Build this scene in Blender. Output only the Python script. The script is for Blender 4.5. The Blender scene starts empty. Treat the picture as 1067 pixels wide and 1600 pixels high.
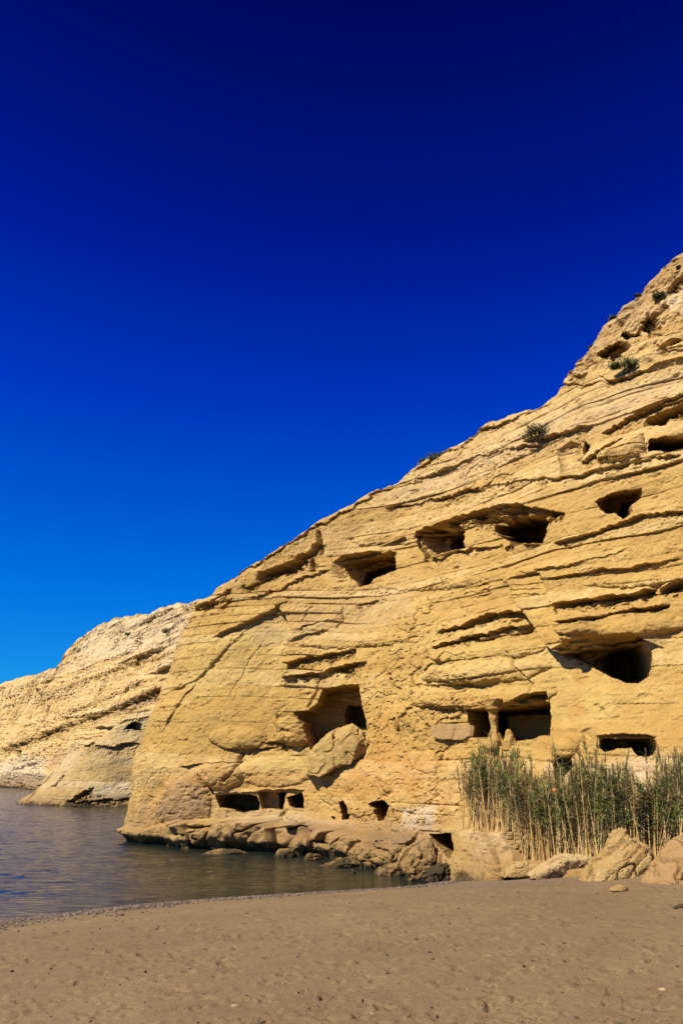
import bpy, bmesh, math, random
import numpy as np
from mathutils import Vector, noise as mnoise

C = bpy.context.scene
COL = C.collection
rng = random.Random(7)
nr = np.random.RandomState(11)
R = math.radians

# ------------------------------------------------------------------ camera, sky, sun, exposure
EYE = np.array([0.0, 0.0, 3.5])
FPX, CX, CY, HZ = 1200.0, 533.5, 800.0, 1212.0       # focal length and horizon in photo pixels (1067 x 1600)
TH = math.atan((HZ - CY) / FPX)
cam = bpy.data.cameras.new('camera')
cam.sensor_fit = 'VERTICAL'; cam.sensor_height = 36.0; cam.lens = 36.0 * FPX / 1600.0
cam.clip_start = 0.1; cam.clip_end = 6000
camo = bpy.data.objects.new('camera', cam); COL.objects.link(camo)
camo.location = EYE; camo.rotation_euler = (R(90) + TH, 0, 0)
C.camera = camo

SUN_EL, SUN_AZ = 48.0, (-0.85, -0.53)                 # elevation, horizontal direction towards the sun
world = bpy.data.worlds.new('World'); C.world = world; world.use_nodes = True
nt = world.node_tree; nt.nodes.clear()
sky = nt.nodes.new('ShaderNodeTexSky'); sky.sky_type = 'NISHITA'; sky.sun_disc = False
sky.sun_elevation = R(SUN_EL); sky.sun_rotation = math.atan2(SUN_AZ[0], SUN_AZ[1])
sky.air_density = 1.0; sky.dust_density = 0.2; sky.ozone_density = 3.0
tc = nt.nodes.new('ShaderNodeTexCoord'); sx = nt.nodes.new('ShaderNodeSeparateXYZ')
nt.links.new(tc.outputs['Generated'], sx.inputs[0])
ramp = nt.nodes.new('ShaderNodeValToRGB')             # a polarised, deep blue sky: filters the sky by elevation
SKYR = [(0.0, (0.05, 0.42, 0.85)), (0.10, (0.02, 0.42, 0.88)), (0.25, (0.0, 0.33, 1.0)), (0.45, (0.0, 0.135, 1.0)), (0.62, (0.0, 0.045, 0.62)), (0.80, (0.0, 0.012, 0.26)), (1.0, (0.0, 0.01, 0.2))]
for i, (p, c) in enumerate(SKYR):
    e = ramp.color_ramp.elements[i] if i < 2 else ramp.color_ramp.elements.new(p)
    e.position = p; e.color = (*c, 1)
nt.links.new(sx.outputs[2], ramp.inputs[0])
mul = nt.nodes.new('ShaderNodeMix'); mul.data_type = 'RGBA'; mul.blend_type = 'MULTIPLY'; mul.inputs[0].default_value = 1
nt.links.new(sky.outputs[0], mul.inputs[6]); nt.links.new(ramp.outputs[0], mul.inputs[7])
bg = nt.nodes.new('ShaderNodeBackground'); bg.inputs[1].default_value = 0.086
wo = nt.nodes.new('ShaderNodeOutputWorld')
nt.links.new(mul.outputs[2], bg.inputs[0]); nt.links.new(bg.outputs[0], wo.inputs[0])

sl = bpy.data.lights.new('sun', 'SUN'); sl.energy = 5.0; sl.angle = R(0.5); sl.color = (1.0, 0.93, 0.80)
so = bpy.data.objects.new('sun', sl); COL.objects.link(so)
sd = Vector((SUN_AZ[0] * math.cos(R(SUN_EL)), SUN_AZ[1] * math.cos(R(SUN_EL)), math.sin(R(SUN_EL))))
so.rotation_euler = sd.to_track_quat('Z', 'Y').to_euler(); so.location = (-20, -20, 60)
C.view_settings.view_transform = 'Standard'; C.view_settings.look = 'None'
C.view_settings.exposure = 0.8; C.view_settings.gamma = 1.0; C.view_settings.use_curve_mapping = False

# ------------------------------------------------------------------ helpers
def ray(px, py):
    px = np.asarray(px, float); py = np.asarray(py, float)
    u = (px - CX) / FPX; v = (CY - py) / FPX
    return np.stack([u, math.cos(TH) - v * math.sin(TH), math.sin(TH) + v * math.cos(TH)], -1)
def at_z(px, py, z):                                  # the ground point at height z seen at a place of the photo
    r = ray(px, py); t = (z - EYE[2]) / r[..., 2]
    return EYE + r * np.asarray(t)[..., None]
def at_y(px, py, y):
    r = ray(px, py); t = y / r[..., 1]
    return EYE + r * np.asarray(t)[..., None]
def proj(P):
    d = P - EYE
    f = np.maximum(d[..., 1] * math.cos(TH) + d[..., 2] * math.sin(TH), 0.05)
    u = -d[..., 1] * math.sin(TH) + d[..., 2] * math.cos(TH)
    return CX + FPX * d[..., 0] / f, CY - FPX * u / f
_T = nr.rand(64, 64, 64).astype(np.float32).ravel() * 2 - 1
def vn(x, y, z):
    x = np.asarray(x, np.float32); y = np.asarray(y, np.float32); z = np.asarray(z, np.float32)
    xi = np.floor(x).astype(np.int32); yi = np.floor(y).astype(np.int32); zi = np.floor(z).astype(np.int32)
    fx = x - xi; fy = y - yi; fz = z - zi
    fx = fx * fx * (3 - 2 * fx); fy = fy * fy * (3 - 2 * fy); fz = fz * fz * (3 - 2 * fz)
    x0 = (xi & 63) << 12; x1 = ((xi + 1) & 63) << 12; y0 = (yi & 63) << 6; y1 = ((yi + 1) & 63) << 6; z0 = zi & 63; z1 = (zi + 1) & 63
    def L(a, b, t): return a + (b - a) * t
    a = L(L(_T[x0 + y0 + z0], _T[x1 + y0 + z0], fx), L(_T[x0 + y1 + z0], _T[x1 + y1 + z0], fx), fy)
    b = L(L(_T[x0 + y0 + z1], _T[x1 + y0 + z1], fx), L(_T[x0 + y1 + z1], _T[x1 + y1 + z1], fx), fy)
    return L(a, b, fz)
def fbm(x, y, z, o=4, g=0.5):
    s = 0; a = 1.0; n = 0
    for i in range(o):
        s = s + a * vn(x + 17.3 * i, y + 5.1 * i, z + 9.7 * i); n += a
        x = x * 2.03; y = y * 2.03; z = z * 2.03; a *= g
    return s / n
def cells(u, v, seed=0):
    """2-D cell pattern: random value of the nearest cell, and how near its border is"""
    ui = np.floor(u).astype(np.int32); vi = np.floor(v).astype(np.int32)
    f1 = np.full(u.shape, 9.0); f2 = np.full(u.shape, 9.0); val = np.zeros(u.shape)
    for a in (-1, 0, 1):
        for b in (-1, 0, 1):
            k = (((ui + a) * 73 + (vi + b) * 151 + seed * 7) & 0xFFFF) * 4 + 11
            px = ui + a + 0.5 + 0.45 * _T[k & 0x3FFFF]; py = vi + b + 0.5 + 0.45 * _T[(k + 1) & 0x3FFFF]
            d = np.hypot(u - px, v - py); n = d < f1
            f2 = np.where(n, f1, np.minimum(f2, d)); val = np.where(n, _T[(k + 2) & 0x3FFFF], val); f1 = np.where(n, d, f1)
    return val, f2 - f1
def sst(a, b, x):
    t = np.clip((x - a) / (b - a), 0, 1); return t * t * (3 - 2 * t)

def tag(o, label=None, cat=None, group=None, kind=None):
    for k, v in (('label', label), ('category', cat), ('group', group), ('kind', kind)):
        if v: o[k] = v
    return o
def link(name, me, mat=None, parent=None):
    o = bpy.data.objects.new(name, me); COL.objects.link(o)
    if mat: me.materials.append(mat)
    if parent: o.parent = parent
    return o
def empty(name, loc=(0, 0, 0), rz=0):
    o = bpy.data.objects.new(name, None); COL.objects.link(o); o.location = loc; o.rotation_euler = (0, 0, rz)
    o.empty_display_size = 0.2
    return o
def mesh_np(name, V, F, smooth=False, attrs=None):
    V = np.ascontiguousarray(V, np.float32); F = np.ascontiguousarray(F, np.int32)
    me = bpy.data.meshes.new(name); k = F.shape[1]
    me.vertices.add(len(V)); me.vertices.foreach_set('co', V.ravel())
    me.loops.add(F.size); me.loops.foreach_set('vertex_index', F.ravel())
    me.polygons.add(len(F)); me.polygons.foreach_set('loop_start', np.arange(0, F.size, k, dtype=np.int32))
    me.polygons.foreach_set('use_smooth', np.full(len(F), bool(smooth)))
    me.update(calc_edges=True)
    for an, av in (attrs or {}).items():
        av = np.asarray(av, np.float32)
        if av.ndim == 1:
            a = me.attributes.new(an, 'FLOAT', 'POINT'); a.data.foreach_set('value', av.ravel())
        else:
            a = me.attributes.new(an, 'FLOAT_COLOR', 'POINT'); a.data.foreach_set('color', av.ravel())
    return me
def grid_faces(nc, nrw):
    i = np.arange(nc - 1)[:, None]; j = np.arange(nrw - 1)[None, :]
    a = i * nrw + j
    return np.stack([a, a + 1, a + nrw + 1, a + nrw], -1).reshape(-1, 4)

# ------------------------------------------------------------------ materials
class NT:
    def __init__(s, name):
        s.m = bpy.data.materials.new(name); s.m.use_nodes = True
        s.t = s.m.node_tree; s.b = s.t.nodes['Principled BSDF']; s.b.inputs['Roughness'].default_value = 0.9
        s.b.inputs['Specular IOR Level'].default_value = 0.15
    def n(s, ty, **kw):
        x = s.t.nodes.new(ty)
        for k, v in kw.items(): setattr(x, k, v)
        return x
    def l(s, a, b): s.t.links.new(a, b)
    def pos(s):
        g = s.n('ShaderNodeNewGeometry'); return g.outputs['Position']
    def objpos(s): return s.n('ShaderNodeTexCoord').outputs['Object']
    def scale(s, v, sc):
        m = s.n('ShaderNodeMapping'); m.inputs['Scale'].default_value = sc; s.l(v, m.inputs['Vector']); return m.outputs[0]
    def noise(s, v, sc, det=4, rough=0.55, dist=0.0):
        x = s.n('ShaderNodeTexNoise'); x.inputs['Scale'].default_value = sc; x.inputs['Detail'].default_value = det
        x.inputs['Roughness'].default_value = rough; x.inputs['Distortion'].default_value = dist
        if v is not None: s.l(v, x.inputs['Vector'])
        return x.outputs['Fac']
    def ramp(s, f, els, interp='LINEAR'):
        r = s.n('ShaderNodeValToRGB'); r.color_ramp.interpolation = interp
        for i, (p, c) in enumerate(els):
            e = r.color_ramp.elements[i] if i < 2 else r.color_ramp.elements.new(p)
            e.position = p; e.color = (c, c, c, 1) if not isinstance(c, tuple) else (*c, 1)
        s.l(f, r.inputs[0]); return r.outputs[0]
    def mr(s, f, a, b, c=0.0, d=1.0):
        r = s.n('ShaderNodeMapRange'); r.inputs[1].default_value = a; r.inputs[2].default_value = b
        r.inputs[3].default_value = c; r.inputs[4].default_value = d; s.l(f, r.inputs[0]); return r.outputs[0]
    def math(s, op, a, b=None):
        x = s.n('ShaderNodeMath', operation=op)
        for i, v in enumerate((a, b)):
            if v is None: continue
            if isinstance(v, (int, float)): x.inputs[i].default_value = v
            else: s.l(v, x.inputs[i])
        return x.outputs[0]
    def mix(s, f, a, b, mode='MIX'):
        x = s.n('ShaderNodeMix', data_type='RGBA', blend_type=mode)
        for i, v in ((0, f), (6, a), (7, b)):
            if isinstance(v, (int, float)): x.inputs[i].default_value = v
            elif isinstance(v, tuple): x.inputs[i].default_value = (*v, 1)
            else: s.l(v, x.inputs[i])
        return x.outputs[2]
    def attr(s, name): return s.n('ShaderNodeAttribute', attribute_name=name).outputs['Fac']
    def attrc(s, name): return s.n('ShaderNodeAttribute', attribute_name=name).outputs['Color']
    def bump(s, h, strength=0.5, dist=0.1, prev=None):
        x = s.n('ShaderNodeBump'); x.inputs['Strength'].default_value = strength; x.inputs['Distance'].default_value = dist
        s.l(h, x.inputs['Height'])
        if prev is not None: s.l(prev, x.inputs['Normal'])
        return x.outputs[0]
    def color(s, c):
        if isinstance(c, tuple): s.b.inputs['Base Color'].default_value = (*c, 1)
        else: s.l(c, s.b.inputs['Base Color'])
    def normal(s, n): s.l(n, s.b.inputs['Normal'])

def rock_mat(name, c1, c2, c3, lam=(0.12, 0.12, 2.6), algae=True, attrs=False, detail=1.0, zgrad=None, kk=0.64, rot=0.0, bump=0.55):
    c1, c2, c3 = [tuple(x * kk for x in q) for q in (c1, c2, c3)]
    if zgrad: zgrad = (zgrad[0], zgrad[1], tuple(x * kk for x in zgrad[2]))
    m = NT(name); p = m.pos()
    big = m.noise(p, 0.16 * detail, 5, 0.6, 0.4)
    c = m.mix(m.ramp(big, [(0.38, 0.0), (0.62, 1.0)]), c1, c2)
    if zgrad:                                          # beds of another colour higher up
        z = m.n('ShaderNodeSeparateXYZ'); m.l(p, z.inputs[0])
        zz = m.math('ADD', z.outputs[2], m.mr(big, 0.2, 0.8, -3.0, 3.0))
        c = m.mix(m.mr(zz, zgrad[0], zgrad[1]), c, zgrad[2])
    if attrs:
        z0 = m.n('ShaderNodeSeparateXYZ'); m.l(p, z0.inputs[0]); zb = m.math('ADD', z0.outputs[2], m.mr(m.noise(p, 0.45, 5, 0.65), 0.25, 0.75, -3.2, 3.2))
        c = m.mix(m.mr(zb, 6.5, 1.0, 0.0, 0.60), c, (c3[0] * 0.98, c3[1] * 0.94, c3[2] * 0.92)) if detail == 1.0 else c
        bd = m.math('ADD', m.attr('bed'), m.mr(m.noise(p, 0.8 * detail, 5, 0.65), 0.2, 0.8, -0.35, 0.35))
        c = m.mix(m.ramp(bd, [(0.15, 0.55), (0.45, 0.0)]), c, (c1[0] * 0.80, c1[1] * 0.74, c1[2] * 0.66))
        c = m.mix(m.ramp(bd, [(0.58, 0.0), (0.88, 0.75)]), c, (c2[0] * 1.08, c2[1] * 1.15, c2[2] * 1.5))
        gr = m.ramp(m.noise(m.scale(p, (0.30 * detail, 0.30 * detail, 0.55 * detail)), 1.0, 6, 0.68, 0.6), [(0.54, 0.0), (0.70, 0.34)])
        c = m.mix(gr, c, (c1[0] * 0.66, c1[1] * 0.68, c1[2] * 0.80))
        dr = m.ramp(m.noise(m.scale(p, (1.5 * detail, 1.5 * detail, 0.10 * detail)), 1.0, 4, 0.6), [(0.52, 0.0), (0.70, 0.20 if detail == 1.0 else 0.08)])
        c = m.mix(dr, c, (c1[0] * 0.70, c1[1] * 0.60, c1[2] * 0.5))
    pr = p
    if rot:
        mp = m.n('ShaderNodeMapping'); mp.inputs['Rotation'].default_value = (0, R(rot), 0); m.l(p, mp.inputs['Vector']); pr = mp.outputs[0]
    st = m.noise(m.scale(pr, lam), 1.0, 6, 0.62, 0.25)
    c = m.mix(m.ramp(st, [(0.42, 0.0), (0.70, 0.62)]), c, c3)
    st2 = m.noise(m.scale(p, (lam[0] * 2.5, lam[1] * 2.5, lam[2] * 4.0)), 1.0, 4, 0.6)
    c = m.mix(m.ramp(st2, [(0.40, 0.30), (0.60, 0.0)]), c, tuple(x * 0.66 for x in c1))
    med = m.noise(p, 1.6 * detail, 6, 0.65)
    c = m.mix(m.ramp(med, [(0.38, 0.36), (0.56, 0.0)]), c, (c1[0] * 0.72, c1[1] * 0.62, c1[2] * 0.50))
    sp = m.noise(p, 14 * detail, 3, 0.7)
    c = m.mix(m.ramp(sp, [(0.36, 0.45), (0.5, 0.0)]), c, (c1[0] * 0.55, c1[1] * 0.5, c1[2] * 0.45))
    if attrs:
        for an, col, nz in (('pale', (0.66, 0.54, 0.36), 2.2), ('yellow', (0.60, 0.42, 0.13), 0.8), ('pink', (0.36, 0.215, 0.115), 1.5), ('orange', (0.50, 0.24, 0.06), 1.1), ('grey', (0.17, 0.12, 0.085), 1.8)):
            nn = m.ramp(m.noise(p, nz, 5, 0.65), [(0.34, 0.25), (0.60, 1.0)])
            c = m.mix(m.math('MULTIPLY', m.attr(an), nn), c, tuple(x * kk for x in col))
    if algae:
        z = m.n('ShaderNodeSeparateXYZ'); m.l(p, z.inputs[0])
        zz = m.math('ADD', z.outputs[2], m.mr(m.noise(p, 0.9, 5, 0.65), 0.25, 0.75, -0.55, 0.55))
        c = m.mix(m.mr(zz, 2.1, 0.5, 0.0, 0.80), c, (0.20, 0.118, 0.042))
        c = m.mix(m.mr(zz, 0.42, 0.08, 0.0, 0.9), c, (0.025, 0.019, 0.008))
    m.color(c)
    h = m.math('ADD', m.math('MULTIPLY', m.noise(p, 3.2 * detail, 8, 0.72), 0.5), m.math('MULTIPLY', m.noise(p, 13.0 * detail, 4, 0.7), 0.30))
    h = m.math('ADD', h, m.math('MULTIPLY', m.noise(m.scale(p, (0.45, 0.45, 10.0)), 1.0, 6, 0.72), 0.75))
    m.normal(m.bump(h, bump, 0.14 / detail))
    return m.m

M_CLIFF = rock_mat('ochre sandstone', (0.64, 0.412, 0.118), (0.72, 0.485, 0.155), (0.54, 0.305, 0.080), attrs=True, zgrad=(11.0, 22.0, (0.73, 0.50, 0.215)))
M_FAR = rock_mat('pale sandstone', (0.76, 0.53, 0.205), (0.84, 0.61, 0.265), (0.62, 0.39, 0.125), lam=(0.03, 0.03, 0.9), attrs=True, detail=0.5, bump=0.4)
M_TONGUE = rock_mat('weathered sandstone', (0.60, 0.42, 0.165), (0.66, 0.48, 0.20), (0.50, 0.32, 0.11), lam=(0.5, 0.5, 0.12), attrs=True, detail=0.7)
M_ROCK = rock_mat('tan boulder stone', (0.56, 0.36, 0.125), (0.62, 0.44, 0.19), (0.45, 0.255, 0.08), lam=(0.8, 1.0, 4.5), algae=False, detail=1.6, rot=36.0, bump=1.0)
M_ROCKW = rock_mat('stained shore rock', (0.37, 0.24, 0.095), (0.43, 0.29, 0.12), (0.24, 0.145, 0.055), lam=(1.0, 1.0, 2.0), algae=True, detail=1.6)
M_WHITE = rock_mat('bleached stone', (0.58, 0.41, 0.19), (0.66, 0.51, 0.29), (0.48, 0.29, 0.10), lam=(1.2, 1.2, 1.2), algae=False, detail=1.8)
M_GREYROCK = rock_mat('grey brown stone', (0.40, 0.27, 0.115), (0.46, 0.33, 0.14), (0.33, 0.21, 0.09), lam=(1, 1, 1.6), algae=False, detail=1.3)
M_FALLEN = rock_mat('golden broken stone', (0.55, 0.36, 0.115), (0.61, 0.43, 0.15), (0.40, 0.26, 0.10), lam=(0.9, 1.2, 1.4), algae=False, detail=1.2)
M_DARKROCK = rock_mat('dark algae rock', (0.075, 0.052, 0.024), (0.12, 0.085, 0.04), (0.04, 0.028, 0.014), lam=(1.5, 1.5, 1.5), algae=False, detail=2.2)
M_PINK = rock_mat('pinkish slab stone', (0.50, 0.315, 0.125), (0.54, 0.345, 0.145), (0.43, 0.255, 0.095), lam=(2.5, 2.5, 0.4), algae=False, detail=2.0)
M_EARTH = rock_mat('reddish earth', (0.44, 0.265, 0.105), (0.48, 0.30, 0.125), (0.40, 0.24, 0.09), lam=(1, 1, 1), algae=False, detail=1.6)

def sand_mat():
    m = NT('brown beach sand'); p = m.pos()
    a = m.noise(p, 0.35, 5, 0.6, 0.3)
    c = m.mix(m.ramp(a, [(0.36, 0.0), (0.64, 1.0)]), (0.166, 0.110, 0.054), (0.198, 0.134, 0.067))
    b = m.noise(p, 2.3, 6, 0.7)
    c = m.mix(m.ramp(b, [(0.36, 0.5), (0.55, 0.0)]), c, (0.135, 0.083, 0.044))
    g = m.noise(p, 38, 3, 0.75)
    c = m.mix(m.ramp(g, [(0.34, 0.75), (0.48, 0.0)]), c, (0.07, 0.045, 0.025))
    c = m.mix(m.ramp(m.noise(p, 55, 2, 0.6), [(0.62, 0.0), (0.74, 0.55)]), c, (0.27, 0.20, 0.13))
    c = m.mix(m.math('MULTIPLY', m.attr('wet'), 0.75), c, (0.06, 0.039, 0.022))
    c = m.mix(m.math('MULTIPLY', m.attr('gravelly'), m.ramp(m.noise(p, 9, 4, 0.8), [(0.35, 0.3), (0.65, 0.8)])), c, (0.14, 0.10, 0.07))
    m.color(c)
    h = m.math('ADD', m.noise(p, 9, 6, 0.7), m.math('MULTIPLY', m.noise(p, 60, 3, 0.7), 0.35))
    m.normal(m.bump(h, 0.75, 0.035))
    m.b.inputs['Roughness'].default_value = 0.95
    return m.m
M_SAND = sand_mat()

def water_mat():
    m = NT('sea water'); p = m.pos()
    m.color((0.009, 0.014, 0.011))
    m.b.inputs['Roughness'].default_value = 0.06; m.b.inputs['Specular IOR Level'].default_value = 0.5; m.b.inputs['IOR'].default_value = 1.333
    h = m.math('ADD', m.noise(m.scale(p, (0.5, 1.6, 1)), 1.5, 5, 0.62, 0.4), m.math('MULTIPLY', m.noise(m.scale(p, (0.8, 1.4, 1)), 6.0, 4, 0.6, 0.3), 0.22))
    m.normal(m.bump(h, 0.8, 0.14))
    return m.m
M_WATER = water_mat()

def plain(name, c, var=0.25, sc=6.0, rough=0.8, spec=0.2, attr=None, trans=0.0):
    m = NT(name)
    col = m.attrc(attr) if attr else None
    n = m.noise(m.pos(), sc, 4, 0.65)
    dark = m.ramp(n, [(0.3, 1.0 - var), (0.7, 1.0 + 0.0)])
    m.color(m.mix(1.0, col if attr else c, dark, 'MULTIPLY'))
    m.b.inputs['Roughness'].default_value = rough; m.b.inputs['Specular IOR Level'].default_value = spec
    if trans:
        tr = m.n('ShaderNodeBsdfTranslucent'); m.l(m.b.inputs['Base Color'].links[0].from_socket, tr.inputs[0])
        mx = m.n('ShaderNodeMixShader'); mx.inputs[0].default_value = trans; m.l(m.b.outputs[0], mx.inputs[1]); m.l(tr.outputs[0], mx.inputs[2])
        m.l(mx.outputs[0], m.t.nodes['Material Output'].inputs['Surface'])
    return m.m
M_STALK = plain('dry reed stalk', (0.50, 0.33, 0.12), 0.35, 3.0, 0.6, 0.3, attr='tint')
M_LEAF = plain('reed leaf', (0.1, 0.12, 0.04), 0.3, 2.0, 0.65, 0.25, attr='tint', trans=0.4)
M_PLUME = plain('reed plume', (0.30, 0.20, 0.11), 0.3, 5.0, 0.9, 0.1, attr='tint', trans=0.4)
M_PEB = plain('beach pebbles', (0.3, 0.2, 0.2), 0.3, 30.0, 0.7, 0.3, attr='tint')
M_SHRUB = plain('shrub leaf', (0.05, 0.07, 0.025), 0.3, 3.0, 0.7, 0.2, attr='tint')
M_TWIG = plain('twig bark', (0.12, 0.085, 0.05), 0.4, 8.0, 0.9, 0.1)
M_ORANGE = plain('faded orange plastic', (0.62, 0.17, 0.05), 0.2, 20.0, 0.5, 0.4)
M_STRAW = plain('dried seaweed straw', (0.25, 0.12, 0.045), 0.4, 14.0, 0.9, 0.1)

# ------------------------------------------------------------------ polygon and polyline tools (photo pixels of the surface a feature sits on)
def seg_dist(x, y, pts, closed=False):
    d = np.full(x.shape, 1e9); P = list(pts) + ([pts[0]] if closed else [])
    for (x0, y0), (x1, y1) in zip(P[:-1], P[1:]):
        dx, dy = x1 - x0, y1 - y0
        t = np.clip(((x - x0) * dx + (y - y0) * dy) / (dx * dx + dy * dy + 1e-9), 0, 1)
        d = np.minimum(d, np.hypot(x - x0 - t * dx, y - y0 - t * dy))
    return d
def inside(x, y, pts):
    r = np.zeros(x.shape, bool); n = len(pts)
    for k in range(n):
        x0, y0 = pts[k]; x1, y1 = pts[(k + 1) % n]
        if y0 == y1: continue
        c = ((y0 > y) != (y1 > y)) & (x < (x1 - x0) * (y - y0) / (y1 - y0) + x0)
        r ^= c
    return r
class Relief:
    """collects relief in metres (outward positive) over the vertices of a cliff face"""
    def __init__(s, PX, PY, X, Y, Z):
        s.PX, s.PY = PX, PY
        j1 = fbm(X * 1.3, Y * 1.3, Z * 1.9, 3); j2 = fbm(X * 1.3 + 40, Y * 1.3, Z * 1.9 + 40, 3)
        k1 = fbm(X * 6, Y * 6, Z * 8, 2); k2 = fbm(X * 6 + 30, Y * 6, Z * 8 + 11, 2)
        lo = fbm(X * 0.45 + 9, Y * 0.45, Z * 0.9 + 3, 2); h1 = fbm(X * 14, Y * 14, Z * 16, 2)
        s.J = (j1, j2, k1, k2, lo, h1)
        s.D = np.zeros(PX.shape); s.U = np.zeros(PX.shape); s.W = np.zeros(PX.shape); s.T = {k: np.zeros(PX.shape) for k in ('pale', 'yellow', 'pink', 'orange', 'grey')}
    def sel(s, x0, x1, y0, y1, pad):
        return np.nonzero((s.PX > x0 - pad) & (s.PX < x1 + pad) & (s.PY > y0 - pad) & (s.PY < y1 + pad))
    def xy(s, m, j):
        J = s.J
        return s.PX[m] + j * (7 * J[0][m] + 2.2 * J[2][m]), s.PY[m] + j * (7 * J[1][m] + 2.4 * J[3][m] + 0.8 * J[5][m])
    def cave(s, poly, depth, j=0.7, edge=1.5, ramp_l=0.0, round_=0.0):
        xs = [p[0] for p in poly]; ys = [p[1] for p in poly]
        m = s.sel(min(xs), max(xs), min(ys), max(ys), 14); x, y = s.xy(m, j)
        d = seg_dist(x, y, poly, True); ins = inside(x, y, poly)
        f = np.where(ins, sst(-0.5, edge, d), 0.0)
        if ramp_l: f = f * np.clip((x - min(xs)) / ramp_l, 0.25, 1)        # shallower at its left side
        cx, cy = sum(xs) / len(xs), sum(ys) / len(ys); q = ray(cx, cy); up = max(0.0, 0.8 * q[2] / math.hypot(q[0], q[1]))
        s.D[m] -= depth * f; s.U[m] += depth * f * up; s.W[m] += depth * f * 0.6
        if round_: s.D[m] -= np.where(ins, 0, round_ * np.exp(-d / 5.0))
    def band(s, top, bot, depth, j=0.6, p=1.0, taper=10.0, lip=0.0, brk=0.4):
        tx, ty = zip(*top); bx, by = zip(*bot); x0 = max(tx[0], bx[0]); x1 = min(tx[-1], bx[-1])
        m = s.sel(x0, x1, min(ty), max(by), 20); x, y = s.xy(m, j)
        yt = np.interp(x, tx, ty); yb = np.maximum(np.interp(x, bx, by), yt + 1)
        J = s.J; yb = yt + (yb - yt) * np.clip(1 + 0.8 * J[2][m] + 1.2 * J[1][m], 0.35, 1.8)
        t = (y - yt) / (yb - yt); depth = depth * np.clip(0.8 + 1.3 * J[0][m] + 0.45 * J[3][m] + brk * J[4][m], 0.0 if brk > 1 else 0.25, 1.35)
        e = np.clip(np.minimum(x - x0, x1 - x) / taper, 0, 1)
        f = np.where((t >= 0) & (t <= 1), np.clip(1 - t, 0, 1) ** p, 0) * e
        s.D[m] -= depth * f
        if lip: s.D[m] += np.where(t < 0, lip * np.exp(-(yt - y) / 9.0), 0) * e
    def ledge(s, line, depth, drop, j=0.6, lip=0.0, taper=12.0, p=1.2):
        s.band(line, [(a, b + drop * 4.0) for a, b in line], depth * 0.72, j * 1.15, 2.6, taper, lip * 0.6, 2.4)
    def bulge(s, poly, h, soft, j=0.5):
        xs = [p[0] for p in poly]; ys = [p[1] for p in poly]
        m = s.sel(min(xs), max(xs), min(ys), max(ys), 14); x, y = s.xy(m, j)
        d = seg_dist(x, y, poly, True)
        s.D[m] += h * np.where(inside(x, y, poly), np.sqrt(np.clip(d / soft, 0, 1)), 0)
    def ell(s, c, r, h, j=0.3, rot=0.0):
        m = s.sel(c[0] - max(r), c[0] + max(r), c[1] - max(r), c[1] + max(r), 6); x, y = s.xy(m, j)
        a, b = x - c[0], y - c[1]; ca, sa = math.cos(rot), math.sin(rot)
        q = ((a * ca + b * sa) / r[0]) ** 2 + ((-a * sa + b * ca) / r[1]) ** 2
        s.D[m] += h * np.sqrt(np.clip(1 - q, 0, 1))
    def crack(s, line, depth, w=1.6, j=0.6):
        xs = [p[0] for p in line]; ys = [p[1] for p in line]
        m = s.sel(min(xs), max(xs), min(ys), max(ys), 10); x, y = s.xy(m, j)
        s.D[m] -= depth * np.exp(-(seg_dist(x, y, line) / w) ** 2)
    def step(s, line, h, L, side=1, j=0.4, fade=30.0):
        """one side of the line stands proud by h and dies away over L pixels; side=1 is to the right when walking along"""
        xs = [p[0] for p in line]; ys = [p[1] for p in line]
        m = s.sel(min(xs), max(xs), min(ys), max(ys), L * 2.2); x, y = s.xy(m, j)
        best = np.full(x.shape, 1e9); sg = np.zeros(x.shape); endf = np.ones(x.shape)
        n = len(line) - 1
        for k, ((x0, y0), (x1, y1)) in enumerate(zip(line[:-1], line[1:])):
            dx, dy = x1 - x0, y1 - y0; q = dx * dx + dy * dy
            tr = ((x - x0) * dx + (y - y0) * dy) / q; t = np.clip(tr, 0, 1)
            d = np.hypot(x - x0 - t * dx, y - y0 - t * dy); c = (dx * (y - y0) - dy * (x - x0)) * side
            over = np.zeros(x.shape)
            if k == 0: over = np.maximum(over, -tr * math.sqrt(q))
            if k == n - 1: over = np.maximum(over, (tr - 1) * math.sqrt(q))
            u = d < best
            best = np.where(u, d, best); sg = np.where(u, c, sg); endf = np.where(u, np.clip(1 - over / fade, 0, 1), endf)
        s.D[m] += np.where(sg > 0, h * np.exp(-(best / L) ** 1.5) * sst(0, 1.5, best), 0) * endf
    def tint(s, name, poly, soft=10.0, a=1.0, j=1.2):
        xs = [p[0] for p in poly]; ys = [p[1] for p in poly]
        m = s.sel(min(xs), max(xs), min(ys), max(ys), soft + 10); x, y = s.xy(m, j)
        d = seg_dist(x, y, poly, True); sd = np.where(inside(x, y, poly), d, -d)
        s.T[name][m] = np.maximum(s.T[name][m], a * sst(-soft, soft, sd))

def catmull(P, n=60):
    P = np.array(P, float); out = []
    Q = np.vstack([2 * P[0] - P[1], P, 2 * P[-1] - P[-2]])
    for i in range(1, len(Q) - 2):
        t = np.linspace(0, 1, n, endpoint=False)[:, None]
        a, b, c, d = Q[i - 1], Q[i], Q[i + 1], Q[i + 2]
        out.append(0.5 * (2 * b + (c - a) * t + (2 * a - 5 * b + 4 * c - d) * t ** 2 + (3 * b - a - 3 * c + d) * t ** 3))
    out.append(P[-1:]); return np.vstack(out)

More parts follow.
